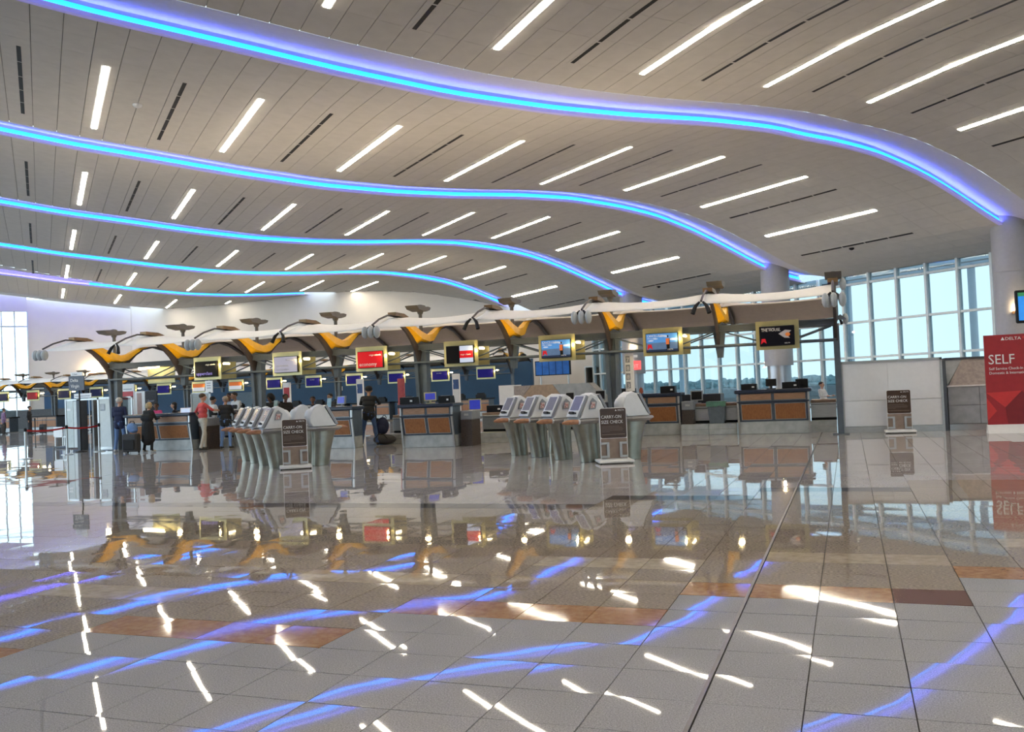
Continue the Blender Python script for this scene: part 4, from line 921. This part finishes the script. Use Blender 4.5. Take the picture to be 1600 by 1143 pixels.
bpart('slate_board', SIGNG, t, -.34, .34, 0, .04, 2.12, 2.62); bpart('pale_header', WHITE, t, -.24, .28, .0, .04, 2.63, 2.75); b = MB(); b.tube([(.1, .03, 0), (.1, .03, 2.12)], .025); b.build('pole', DARK, t, True); b = MB(); b.lathe([(.2, .0), (.2, .02), (.04, .05)], (.1, .03)); b.build('foot', DARK, t)
text('Delta', (-.26, -.006, 2.42), .16, TXT, t); text('Virgin', (-.24, -.006, 2.22), .16, TXT, t); text('3 Zone', (-.15, -.006, 2.66), .07, SIGNG, t)
t = thing('poster_board', 'white and red poster left of the grey partitions behind the man in blue', 'sign', (-25.4, 27, 0)); bpart('board', WHITE, t, -.3, .3, 0, .05, 0, 2.33); bpart('red_field', mat('poster_red', (.45, .04, .05), .5, nz=.08), t, -.26, .26, -.005, 0, 1.75, 2.05); bpart('grey_text_line', KGREY, t, -.2, .2, -.006, 0, 2.12, 2.15)
t = thing('poster_board', 'poster with pinkish middle beside the dark upper class sign', 'sign', (-24.85, 27.0, 0)); bpart('board', WHITE, t, -.22, .25, 0, .05, 0, 2.03); bpart('pink_field', mat('poster_pinkish', (.42, .28, .25), .5, nz=.08), t, -.12, .1, -.005, 0, 1.15, 1.97)
t = thing('poster_board', 'black board reading Upper Class above the seated clerks', 'sign', (-24.3, 27.0, 0)); bpart('board', mat('matt_black_board', (.02, .02, .025), .7, nz=.1), t, -.28, .25, 0, .05, 0, 2.02); text('Upper', (-.22, -.006, 1.62), .14, GREYTXT, t); text('Class', (-.22, -.006, 1.47), .14, GREYTXT, t)
t = thing('glass_screen_panel', 'frosted glass panel in steel frame behind the seated clerks', 'partition', (-23.3, 28.5, 0)); bpart('glass', GLASS_FR, t, -.4, .4, 0, .03, 0, 1.85); b = MB(); b.box(-.45, -.4, -.02, .05, 0, 1.9).box(.4, .45, -.02, .05, 0, 1.9).box(-.45, .45, -.02, .05, 1.85, 1.9); b.build('steel_frame', STEEL, t)
t = thing('hanging_notice', 'white notice hanging in front of a far dark screen', 'sign', (-24.9, 31, 1.9)); bpart('board', WHITE, t, -.18, .18, 0, .03, 0, .5); b = MB(); [b.box(-.1, .1, -.004, 0, .38-i*.1, .42-i*.1) for i in range(3)]; b.build('grey_print', GREYTXT, t); b = MB(); b.tube([(0, .02, .5), (0, .02, 1.0)], .01, n=5); b.build('wire', STEEL, t)
t = thing('hanging_notice', 'wide pale notice above the dark booth opening', 'sign', (-27.6, 27, 1.84)); bpart('board', WHITE, t, -.42, .42, 0, .03, .05, .22); bpart('grey_print', GREYTXT, t, -.36, .36, -.004, 0, .10, .14); b = MB(); b.tube([(-.3, .02, -1.84), (-.3, .02, .05)], .015, n=6); b.tube([(.3, .02, -1.84), (.3, .02, .05)], .015, n=6); b.build('leg', STEEL, t)
sts = [(-24.09, 21.27), (-24.19, 22.96), (-24.06, 24.2)]
sn = ['nearest belt post, at the far left', 'middle belt post, before the glass booth', 'belt post in front of the tall white panel']
def post(x, y, label, m=STEEL, h=.95, group='posts of the red belt barrier'):
    t = thing('belt_post', label, 'post', (x, y, 0.003), group=group)
    b = MB(); b.tube([(0, 0, .02), (0, 0, h)], .035, n=10); b.build('pole', m, t, True); b = MB(); b.lathe([(.19, 0), (.19, .012), (.05, .03)]); b.build('base', m, t, True); b = MB(); b.lathe([(.04, h-.1), (.045, h-.09), (.045, h), (.02, h+.015)]); b.build('cap', DARK, t); return t
for (x, y), l in zip(sts, sn): post(x, y, l)
for k in range(2):
    (xa, ya), (xb, yb) = sts[k], sts[k+1]; b = MB(); pts = []
    for i in range(9): u = i/8; pts.append((xa+(xb-xa)*u, ya+(yb-ya)*u, .89-.05*4*u*(1-u)))
    v = [(x, y, z+d) for x, y, z in pts for d in (-.028, .028)]
    b.add(v, [(2*i, 2*i+2, 2*i+3, 2*i+1) for i in range(8)]); o = b.build('red_belt', REDBELT); md = o.modifiers.new('s', 'SOLIDIFY'); md.thickness = .003
    tag(o, 'red belt between the nearest and middle posts' if k == 0 else 'red belt between the middle post and the tall white panel', 'belt')
fp = [(-48.06, 43.17), (-49.5, 44.2), (-50.9, 45.2), (-46.2, 43.8), (-44.6, 43.8), (-41.8, 41.5), (-26.2, 42), (-25.2, 42), (-24.2, 42), (-23.2, 42)]
for i, (x, y) in enumerate(fp): post(x, y, (['first','second','third','fourth','fifth','sixth'][(2,1,0,3,4,5)[i]]+' slim dark belt post from the left edge, by the far counters') if i < 6 else (['first','second','third','fourth'][i-6]+' slim dark belt post right of the man in black leaning over'), DARK, .95, ['dark belt posts at far left', 'dark belt posts in the middle distance'][i > 5])
for k, (a, c) in enumerate(((0, 1), (1, 2), (3, 4), (6, 7), (7, 8), (8, 9))):
    b = MB(); b.prism([(*fp[a], .86), (*fp[c], .86), (*fp[c], .92), (*fp[a], .92)], (0, .012, 0)); o = b.build('dark_belt', NAVY); tag(o, {0: 'dark belt right of the person in purple', 1: 'dark belt crossing in front of the person in purple', 3: 'dark belt right of the far person in black', 6: 'left of three dark belts right of the man in black', 7: 'middle of three dark belts right of the man in black', 8: 'right of three dark belts right of the man in black'}[a], 'belt', 'dark belts in the middle distance' if a > 5 else 'dark belts at far left')
# far counters under the second canopy
fc = ['far wood counter seen between the middle counter and the right kiosks', 'far wood counter right of the man in black', 'far wood counter above the left kiosk row and beside its post', 'far wood counter behind the clerk in the black jacket', 'far wood counter in the middle of the blue wall', 'far wood counter behind the group of people', 'far wood counter behind the seated clerks', 'far wood counter left of the tall posters', 'far wood counter seen past the glass booth', 'far wood counter at left, behind the dark belts', 'leftmost far wood counter']
for i, (x, lb) in enumerate(zip((-20.8, -24.2, -27.3, -30.4, -33.4, -36.4, -40.5, -44.0, -48.5, -52.2, -56.5), fc)):
    y = 48.8 if i < 7 else 47.5
    t = thing('far_counter', lb, 'counter', (x, y, 0), group='far wood counters before the blue wall')
    for a in (-1.25, -.41, .43):
        bpart('lower_panel', WOOD, t, a, a+.8, -.02, .0, .3, .72); bpart('upper_panel', WOODL, t, a, a+.8, -.02, .0, .77, .95)
    bpart('body', SLATE, t, -1.3, 1.28, 0, .7, .0, .97); bpart('worktop', DARK, t, -1.36, 1.34, -.08, .8, .97, 1.05); bpart('plinth', PLINTH, t, -1.3, 1.28, -.03, .0, 0, .26)
    for dx, lb2 in ((-.7, 'left'), (.6, 'right')):
        if i < 6 or i in (8,): 
            q = MB(); q.box(-.28, .28, 0, .3, 0, .22, bv=.02).box(-.2, .2, .05, .25, .22, .30); o = q.build('printer', DARK); o.location = (x+dx, y+.25, 1.05); tag(o, lb2+' machine on the '+lb, 'printer', 'black machines on the far counters')
t = thing('baggage_hatch', 'dark baggage opening with a white header, at far left of the blue wall', 'opening', (-53.5, 55.6, 0)); bpart('header', WHITE, t, -2.2, 2.0, -.1, .2, 1.55, 1.8); bpart('dark_opening', DARK, t, -2.0, 1.9, .1, .3, 0, 1.55)
d = MB(); d.box(-4, 3.6, 0, .2, 0, 1.5); o = d.build('dark_backdrop', mat('dark_grey_panel', (.07, .065, .065), .6)); o.location = (-60.5, 54.5, 0); tag(o, 'dark low screen wall in front of the end window', 'partition')
b = MB(); b.box(-1.2, 1.1, 0, .05, 0, 1.2); o = b.build('blank_panel', mat('muted_blue_panel', (.10, .16, .22), .5, nz=.05)); o.location = (-41.5, 55.948, .9); tag(o, 'muted blue grey panel on the blue wall behind the group', 'panel')
t = thing('wall_sconce', 'glowing sconce high on the cream end wall', 'lamp', tuple(wp(82.7, 3.83, 4.1))); b = MB(); b.prism([(-.45, -.15, 0), (.45, -.15, 0), (.3, -.1, .2), (-.3, -.1, .2)], (0, .3, 0)); b.build('bowl', BROWNM, t); t.rotation_euler = (0, 0, PH)
ld = bpy.data.lights.new('sconce_light', 'POINT'); ld.energy = 110; ld.color = (1, .74, .42); ld.shadow_soft_size = .1; lo = bpy.data.objects.new('sconce_light', ld); col.objects.link(lo); lo.parent = t; lo.location = (0, 0, .45)
t = thing('thermostat', 'tiny white box on the blue wall above the middle', 'box', (-33.6, 55.93, 1.9)); bpart('case', WHITE, t, -.12, .12, 0, .07, 0, .3, bv=.02); bpart('dial', GREYL, t, -.05, .05, -.01, 0, .12, .2)

# ------------------------------------------------------------------ outside
ground = MB().box(-600, 700, -60, 900, -9.3, -9.0).build('ground', mat('pale_wet_ground', (.34, .37, .38), .7, nz=.15, ns=.05)); ground['kind'] = 'structure'
b = MB(); WPbox(b, -10, 140, 34.4, 52, -1.2, -.1); o = b.build('kerbside_road', mat('pale_concrete', (.45, .46, .46), .8, nz=.08)); o['kind'] = 'structure'
b = MB(); WPbox(b, -10, 140, 51.6, 52, -.1, .75); o = b.build('parapet', mat('pale_concrete', (.45, .46, .46), .8)); o['kind'] = 'structure'
t = thing('kerbside_canopy', 'pale blue grey steel canopy over the road outside the glazed wall', 'canopy', (0, 0, 0))
OUTS = mat('outside_white_steel', (.62, .70, .76), .6, nz=.05); OUTP = glassmat('translucent_canopy_glass', (.72, .80, .86), .6)
b = MB(); WPbox(b, -8, 80, 39.0, 39.5, 6.6, 7.3); b.build('edge_beam', OUTS, t); b = MB(); WPbox(b, -8, 80, 48.5, 49.0, 7.6, 8.1); b.build('edge_beam', OUTS, t)
b = MB(); WPbox(b, -8, 80, 38.5, 49.5, 8.15, 8.2); b.build('glass_roof', OUTP, t)
for i in range(9):
    w = -2+i*9.2
    b = MB(); b.tube([wp(w, 48.7, -.1), wp(w, 48.7, 7.7)], .22, n=10); b.build('column', OUTS, t, True)
    b = MB(); WPbox(b, w-.1, w+.1, 38.8, 49, 7.5, 7.9); b.build('cross_beam', OUTS, t)
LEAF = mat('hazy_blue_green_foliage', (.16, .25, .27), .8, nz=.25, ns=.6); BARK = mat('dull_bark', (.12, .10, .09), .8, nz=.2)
def tree_proto(seed):
    rn = random.Random(seed); t = thing('tree', 'x', 'tree', group='hazy trees beyond the airport road')
    bm = bmesh.new(); bmesh.ops.create_icosphere(bm, subdivisions=3, radius=1)
    for v in bm.verts:
        n_ = v.co.normalized(); k = 1+.22*math.sin(n_.x*5+seed)*math.sin(n_.y*4.3+seed*2)+.16*math.sin(n_.z*7+seed)+rn.uniform(-.09, .09); v.co = Vector((n_.x*4.6*k, n_.y*4.6*k, 5.4+n_.z*4.2*k))
    me = bpy.data.meshes.new('crown'); bm.to_mesh(me); bm.free(); me.materials.append(LEAF); o = bpy.data.objects.new('crown', me); col.objects.link(o); o.parent = t
    b = MB(); b.tube([(0, 0, -.2), (.1, 0, 2.5), (0, .1, 5)], [.4, .3, .2]); b.build('trunk', BARK, t, True); return t
prs = [tree_proto(s) for s in (1, 2, 3)]
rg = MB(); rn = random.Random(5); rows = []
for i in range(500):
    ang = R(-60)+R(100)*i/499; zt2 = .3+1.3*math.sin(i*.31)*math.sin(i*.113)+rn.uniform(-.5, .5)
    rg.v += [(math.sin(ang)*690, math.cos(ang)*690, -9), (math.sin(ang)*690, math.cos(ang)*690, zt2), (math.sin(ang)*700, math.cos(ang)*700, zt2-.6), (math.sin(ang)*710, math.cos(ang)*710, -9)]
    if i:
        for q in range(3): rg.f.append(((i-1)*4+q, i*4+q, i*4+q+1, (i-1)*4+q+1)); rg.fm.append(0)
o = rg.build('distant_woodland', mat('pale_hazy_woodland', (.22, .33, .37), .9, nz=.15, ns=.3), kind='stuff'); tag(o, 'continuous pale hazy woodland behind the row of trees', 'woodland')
rn = random.Random(11)
for i in range(34):
    ax = 962+i*11.2;  ang = math.atan((ax-800)/1420)-YAW; D = 560+(i % 2)*26+rn.uniform(-3, 3)
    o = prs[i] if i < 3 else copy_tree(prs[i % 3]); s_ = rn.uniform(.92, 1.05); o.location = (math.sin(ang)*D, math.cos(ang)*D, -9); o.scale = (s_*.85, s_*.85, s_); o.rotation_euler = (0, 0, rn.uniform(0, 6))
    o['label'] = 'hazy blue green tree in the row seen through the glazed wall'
for i in range(5):
    o = copy_tree(prs[i % 3]); q = wp(190, -6-i*10); o.location = (q.x, q.y, -9); o['label'] = 'hazy tree beyond the bright window at far left'
    o['group'] = 'hazy trees beyond the end window'

# ------------------------------------------------------------------ people
SKIN1 = mat('light_skin', (.52, .30, .22), .5, nz=.05); SKIN2 = mat('brown_skin', (.14, .065, .04), .5, nz=.05); SKIN3 = mat('medium_skin', (.34, .19, .13), .5, nz=.05)
def cloth(n, c): return mat('cloth_'+n, c, .85, nz=.12, ns=30)
def capd(P, a, b_, ra, rb):
    a = np.array(a); b_ = np.array(b_); ab = b_-a; L = ab@ab
    u = np.clip(((P-a)@ab)/max(L, 1e-9), 0, 1); d = np.linalg.norm(P-(a+u[:, None]*ab), axis=1); return d-(ra+(rb-ra)*u)
def person(x, y, rz, label, top, legs, shoe, skin, hairc, h=1.75, lean=0., arms='down', stance=.10, female=False, hair='short', group='people', coat=None, hat=None, step=0., twist=0., long_coat=False, z=0.005, sleeve='long', head_tilt=0., vest=None, legs_on=True):
    S = h/1.75; prims = []
    HY = .93
    def L(q):                            # lean the trunk forward (towards -Y) about the hips
        v = Vector(q)-Vector((0, 0, HY)); v = Euler((lean, 0, 0)).to_matrix() @ v; return tuple(v+Vector((0, 0, HY)))
    def cap(a, b_, ra, rb, m): prims.append((a, b_, ra, rb, m))
    sw = .165 if female else .19; hw = .095
    # legs with taper: thigh, calf, foot
    for s_ in (-1, 1):
        hip = (s_*hw, 0, HY); st = step*(-s_)
        knee = (s_*(hw+stance*.35), -.035+st*.5, .50); ank = (s_*(hw+stance*.6), .03+st, .085)
        cap(hip, knee, .092, .062, legs); cap(knee, ank, .064, .048, legs); cap((ank[0], ank[1], .12), (ank[0], ank[1], .09), .055, .056, legs)
        toe = (ank[0]+s_*.02, ank[1]-.17, .035); cap((ank[0], ank[1]+.03, .045), toe, .045, .036, shoe); cap((ank[0], ank[1], .07), (ank[0], ank[1]-.03, .06), .045, .045, shoe)
    # pelvis, belly, chest
    cap((-.075, .01, HY), (.075, .01, HY), .115, .115, legs)
    cap(L((-.05, 0, 1.06)), L((.05, 0, 1.06)), .125 if not female else .11, .125 if not female else .11, top)
    cap(L((-.075, 0, 1.22)), L((.075, 0, 1.22)), .122, .122, top); cap(L((-.10, .01, 1.34)), L((.10, .01, 1.34)), .105, .105, top)
    cap(L((-sw+.03, .01, 1.41)), L((sw-.03, .01, 1.41)), .062, .062, top)
    cap(L((0, .01, 1.42)), L((0, -.01, 1.53)), .055, .05, skin)
    hd = L((0, -.03-head_tilt*.3, 1.645-head_tilt*.1)); hdv = Vector(hd)
    up_ = (Vector(hd)-Vector(L((0, 0, 1.5)))).normalized()
    cap(tuple(hdv+Vector((0, .01, .015))), tuple(hdv+Vector((0, .02, -.0))), .096, .092, skin); cap(tuple(hdv+Vector((0, -.03, -.04))), tuple(hdv+Vector((0, -.045, -.075))), .068, .045, skin)
    cap(tuple(hdv+Vector((0, -.092, .0))), tuple(hdv+Vector((0, -.115, -.028))), .013, .017, skin)
    for s_ in (-1, 1): cap(tuple(hdv+Vector((s_*.093, .01, -.0))), tuple(hdv+Vector((s_*.098, .015, -.035))), .018, .013, skin)
    # arms
    for s_ in (-1, 1):
        sh = Vector(L((s_*sw, .01, 1.41)))
        A = arms if isinstance(arms, str) else arms[0 if s_ < 0 else 1]
        if A == 'down': el = sh+Vector((s_*.07, .03, -.29)); ha = el+Vector((s_*.0, -.06, -.25))
        elif A == 'fwd': el = sh+Vector((s_*.06, -.10, -.26)); ha = el+Vector((-s_*.04, -.24, .03))
        elif A == 'rest': el = sh+Vector((s_*.10, -.20, -.18)); ha = el+Vector((-s_*.08, -.23, -.02))
        elif A == 'reach': el = sh+Vector((s_*.05, -.24, -.12)); ha = el+Vector((0, -.25, .02))
        elif A == 'side': el = sh+Vector((s_*.22, -.05, -.14)); ha = el+Vector((s_*.22, -.06, .02))
        elif A == 'hips': el = sh+Vector((s_*.18, .08, -.24)); ha = el+Vector((-s_*.12, -.08, -.17))
        d = (ha-el).normalized(); wr = el+d*.24
        cap(tuple(sh), tuple(el), .056, .043, top)
        fm = top if sleeve == 'long' else skin
        cap(tuple(el), tuple(wr), .042, .030, fm)
        pc = wr+d*.055; cap(tuple(wr), tuple(pc), .028, .036, skin)
        sd = d.cross(Vector((0, 0, 1))); sd = sd.normalized() if sd.length > .2 else Vector((0, 1, 0)); dn = d.cross(sd).normalized()
        for q in range(4):
            o0 = pc+sd*((q-1.5)*.020)+d*.02; ln = (.062, .072, .068, .052)[q]; mid = o0+d*ln*.55; tip = mid+(d*.75+dn*(.55 if dn.z < 0 else -.55)).normalized()*ln*.5
            cap(tuple(o0), tuple(mid), .0105, .0098, skin); cap(tuple(mid), tuple(tip), .0098, .0085, skin)
        th = wr+d*.02+sd*(-.03*s_); cap(tuple(th), tuple(th+d*.045+sd*(-.028*s_)), .012, .010, skin)
    if long_coat:
        cap((0, .0, .95), (0, .0, .45), .19, .22, top); cap((-.08, 0, 1.0), (-.14, 0, .44), .14, .12, top); cap((.08, 0, 1.0), (.14, 0, .44), .14, .12, top); cap((-.1, .03, 1.2), (.1, .03, 1.2), .14, .14, top)
    elif coat: cap((-.07, .0, .97), (-.07, 0, .84), .125, .115, top); cap((.07, .0, .97), (.07, 0, .84), .125, .115, top)
    b = MB()
    for a, c, ra, rb, m in prims:
        a = Vector(a); c = Vector(c); d = c-a
        if d.length < 1e-4: d = Vector((0, 0, 1e-3))
        dn = d.normalized(); pts = []; rs = []
        for k in range(5): an = -math.pi/2+k*math.pi/8; pts.append(a+dn*ra*math.sin(an)); rs.append(max(.0008, ra*math.cos(an)))
        for k in range(5): an = k*math.pi/8; pts.append(c+dn*rb*math.sin(an)); rs.append(max(.0008, rb*math.cos(an)))
        b.tube(pts, rs, n=10)
    o = b.build('body_tmp'); md = o.modifiers.new('r', 'REMESH'); md.mode = 'VOXEL'; md.voxel_size = .0115; md.use_smooth_shade = True
    sm = o.modifiers.new('s', 'SMOOTH'); sm.iterations = 2; sm.factor = .4; dc = o.modifiers.new('d', 'DECIMATE'); dc.ratio = .35
    dg = bpy.context.evaluated_depsgraph_get(); me = bpy.data.meshes.new_from_object(o.evaluated_get(dg)); bpy.data.objects.remove(o)
    ms = []; 
    for *_, m in prims:
        if m not in ms: ms.append(m)
    me.materials.clear(); [me.materials.append(m) for m in ms]
    P = np.empty(len(me.vertices)*3, dtype=np.float32); me.vertices.foreach_get('co', P); P = P.reshape(-1, 3)
    ct = np.empty(len(me.polygons)*3, dtype=np.float32); me.polygons.foreach_get('center', ct); ct = ct.reshape(-1, 3)
    best = np.full(len(ct), 9e9); idx = np.zeros(len(ct), dtype=np.int32)
    for a, c, ra, rb, m in prims:
        dd = np.abs(capd(ct, a, c, ra, rb)) + (0.0 if m is not top else -.004); k = dd < best; best[k] = dd[k]; idx[k] = ms.index(m)
    me.polygons.foreach_set('material_index', idx); me.polygons.foreach_set('use_smooth', [True]*len(me.polygons)); me.update()
    r = thing('person', label, 'person', (x, y, z), rz, group)
    body = bpy.data.objects.new('body', me); col.objects.link(body); body.parent = r
    H = mat('hair_'+hairc[0], hairc[1], .7, nz=.2, ns=40)
    b = MB(); b.ell(tuple(hdv+Vector((0, .03, .035))), (.104, .108, .088), n=14, k=9)
    if hair == 'long': b.ell(tuple(hdv+Vector((0, .06, -.06))), (.10, .07, .14)); 
    if hair == 'bob': b.ell(tuple(hdv+Vector((0, .045, -.015))), (.118, .10, .115), n=14)
    if hair == 'bun': b.ell(tuple(hdv+Vector((0, .12, .05))), (.05, .05, .05))
    if hair == 'big': b.ell(tuple(hdv+Vector((0, .04, .03))), (.14, .13, .13), n=14)
    b.build('hair', H, body, True)
    for s_ in (-1, 1): q = MB(); q.ell(tuple(hdv+Vector((s_*.035, -.088, .008))), (.013, .008, .009), n=8, k=6); q.build('eye', DARK, body, True)
    q = MB(); q.ell(tuple(hdv+Vector((0, -.094, -.055))), (.025, .01, .006), n=8, k=5); q.build('mouth', mat('lips', (.30, .10, .09), .5, nz=.05), body, True)
    if hat: q = MB(); q.ell(tuple(hdv+Vector((0, .03, .06))), (.115, .12, .085)); q.ell(tuple(hdv+Vector((0, -.06, .045))), (.09, .10, .015)); q.build('cap_hat', hat, body, True)
    if vest:
        q = MB()
        q.tube([L((0, .0, z_)) for z_ in (1.02, 1.12, 1.25, 1.36)], [.145, .15, .165, .15], n=14); v_ = q.build('vest', vest, body, True); v_.scale = (1.18, .92, 1)
    r.scale = (S, S, S); return r
BK = cloth('black', (.012, .012, .014)); NV = cloth('navy', (.014, .02, .06)); JE = cloth('blue_jeans', (.13, .22, .42)); JD = cloth('dark_jeans', (.045, .09, .22)); KH = cloth('pale_khaki', (.50, .46, .40)); RE = cloth('coral_red', (.55, .07, .07)); PK = cloth('pink', (.60, .07, .25)); MA = cloth('maroon', (.20, .015, .03)); WH = cloth('white', (.62, .64, .68)); LB = cloth('light_blue', (.30, .38, .52)); DB = cloth('dark_blue', (.03, .07, .20)); PU = cloth('muted_purple', (.18, .10, .18)); CH = cloth('charcoal', (.05, .05, .055))
G = ('grey', (.50, .48, .45)); BL = ('blonde', (.42, .30, .16)); DK = ('dark', (.012, .010, .010)); BR = ('brown', (.06, .035, .022)); GB = ('greying', (.28, .23, .19)); SH = mat('shoe_black', (.015, .015, .015), .4, nz=.1); SHW = mat('shoe_white', (.5, .5, .5), .5, nz=.1)
GC = 'customers standing at the near counters'; GA = 'clerks behind the near counters'
person(-22.86, 23.9, R(200), 'person with grey hair in navy jacket and blue jeans beside the tall white panel', NV, JE, SHW, SKIN1, G, 1.79, 0, ('down', 'fwd'), group=GC, coat=True)
person(-21.15, 23.3, R(185), 'person with blonde hair in a long black coat holding a blue bag', BK, BK, SHW, SKIN1, BL, 1.60, R(8), 'fwd', female=True, hair='bob', group=GC, long_coat=True)
person(-19.55, 24.0, R(150), 'person in a coral red polo shirt and pale trousers turning left', RE, KH, SH, SKIN1, BR, 1.80, 0, ('rest', 'hips'), group=GC, step=.12, sleeve='short')
person(-18.95, 24.35, R(195), 'person with greying hair in black jacket and jeans beside the man in red', BK, JE, SH, SKIN3, GB, 1.68, R(4), 'fwd', group=GC, coat=True)
person(-13.78, 24.5, R(200), 'person in black jacket, cap and jeans leaning on the counter', BK, JD, SH, SKIN3, DK, 1.80, R(14), 'rest', group=GC, coat=True, step=.10, stance=.25, hat=BK)
person(-22.75, 25.5, R(30), 'clerk in pink looking left behind the counter', PK, BK, SH, SKIN2, DK, 1.56, 0, 'fwd', female=True, group=GA)
person(-22.05, 25.6, R(-60), 'clerk in black with dark hair, beside the clerk in pink', BK, BK, SH, SKIN1, DK, 1.56, 0, 'fwd', female=True, hair='long', group=GA)
person(-25.4, 30.6, R(20), 'distant clerk in dark blue, left one of two before the blue panel', DB, BK, SH, SKIN1, BR, 1.62, 0, 'fwd', group=GA)
person(-24.6, 30.9, R(-40), 'distant clerk in white with dark hair before the blue panel', WH, BK, SH, SKIN2, DK, 1.60, R(10), 'fwd', group=GA)
person(-20.9, 26.2, R(160), 'clerk in white sleeves and black vest, turned away, left of the man in red', WH, BK, SH, SKIN3, DK, 1.70, 0, 'fwd', group=GA, vest=BK)
person(-20.5, 26.6, R(0), 'clerk in light blue just behind the head of the man in red', LB, BK, SH, SKIN2, DK, 1.80, 0, 'fwd', group=GA)
person(-19.75, 26.15, R(-20), 'clerk in white shirt and black vest bending over papers', WH, BK, SH, SKIN3, DK, 1.84, R(14), 'fwd', group=GA, vest=BK)
person(-18.9, 26.1, R(170), 'person with big dark hair in maroon, left one of the pair', MA, BK, SH, SKIN2, DK, 1.68, 0, 'fwd', female=True, hair='big', group=GC)
person(-18.4, 26.15, R(190), 'person with dark hair in maroon, right one of the pair', MA, BK, SH, SKIN2, DK, 1.66, 0, 'down', female=True, hair='bob', group=GC)
person(-17.95, 25.4, R(0), 'person in black half hidden right of the third canopy post', BK, BK, SH, SKIN2, DK, 1.68, 0, 'fwd', female=True, hair='big', group=GA)
person(-17.5, 25.6, R(60), 'clerk in black jacket facing left under the small red pylon', BK, BK, SH, SKIN2, DK, 1.67, 0, 'fwd', group=GA)
person(-16.45, 25.6, R(20), 'clerk in black with lowered head, left of the blue monitor', BK, BK, SH, SKIN2, DK, 1.55, 0, 'fwd', group=GA)
person(-16.1, 26.1, R(-10), 'clerk in charcoal behind the clerk with lowered head', CH, BK, SH, SKIN3, DK, 1.62, 0, 'fwd', group=GA)
person(-.75, 29.6, R(60), 'person in white shirt sitting by the window at the right end', WH, BK, SH, SKIN1, DK, 1.32, R(-8), 'fwd', group=GA)
person(-46.4, 41.3, R(120), 'person all in black with a black case, far left', BK, BK, SH, SKIN3, DK, 1.72, 0, 'down', group='distant travellers', coat=True)
person(-51.3, 43.7, R(160), 'person in muted purple top at the far left edge', PU, BK, SH, SKIN3, BR, 1.66, 0, 'down', group='distant travellers', coat=True)
# bags
t = thing('handbag', 'blue bag held by the person in the long black coat', 'bag', (-21.55, 23.05, .66)); b = MB(); b.ell((0, 0, .16), (.20, .11, .15), n=14, k=9); b.ell((.04, 0, .08), (.17, .10, .10)); b.build('bag_body', JE, t, True); b = MB(); b.tube([(-.12, 0, .25), (-.06, 0, .36), (.06, 0, .36), (.12, 0, .25)], .012); b.build('handle', DARK, t, True)
def suitcase(x, y, label, w=.42, h=.62, d=.25, rz=0., hnd=True):
    t = thing('suitcase', label, 'suitcase', (x, y, .004), rz, 'black wheeled suitcases')
    bpart('case', CH, t, -w/2, w/2, -d/2, d/2, .05, h, bv=.04); bpart('front_pocket', BK, t, -w*.4, w*.4, -d/2-.04, -d/2, .12, h*.7, bv=.02)
    for s_ in (-1, 1): b = MB(); b.tube([(s_*w*.38-.02, d*.3, .035), (s_*w*.38+.02, d*.3, .035)], .035); b.build('wheel', DARK, t)
    if hnd: b = MB(); b.tube([(-.12, d*.3, h-.02), (-.12, d*.3, h+.30), (.12, d*.3, h+.30), (.12, d*.3, h-.02)], .012, n=6); b.build('handle', STEELM, t, True)
suitcase(-21.5, 22.95, 'black suitcase at the feet of the person in the long coat', .5, .62, .3, R(10)); suitcase(-46.0, 41.9, 'black suitcase behind the far person in black', .4, .6); suitcase(-51.0, 43.2, 'black suitcase of the person in purple', .45, .65)
t = thing('backpack', 'dark navy backpack standing on the pile beside the man in black', 'bag', (-13.45, 24.75, .30)); b = MB(); b.ell((0, 0, .27), (.20, .15, .27), n=14, k=10); b.ell((0, -.10, .18), (.15, .10, .16)); b.build('pack_body', NV, t, True); b = MB(); b.tube([(-.08, .1, .5), (-.03, .12, .58), (.03, .12, .58), (.08, .1, .5)], .012, n=6); b.build('loop', DARK, t, True)
t = thing('duffel_bag', 'black and grey duffel bags heaped beside the man in black', 'bag', (-13.35, 24.65, .0)); b = MB(); b.ell((0, 0, .16), (.38, .22, .16), n=16, k=9); b.build('bag_body', CH, t, True); b = MB(); b.tube([(-.2, -.2, .2), (-.1, -.24, .32), (.1, -.24, .32), (.2, -.2, .2)], .015, n=6); b.build('strap', DARK, t, True)
t = thing('coat', 'dark folded coat hanging over the trolley handle by the man in black', 'coat', (-13.72, 24.85, .25)); b = MB(); b.ell((0, 0, .25), (.12, .10, .28), n=12, k=9); b.ell((.06, -.04, .42), (.10, .08, .14)); b.build('cloth_body', BK, t, True)
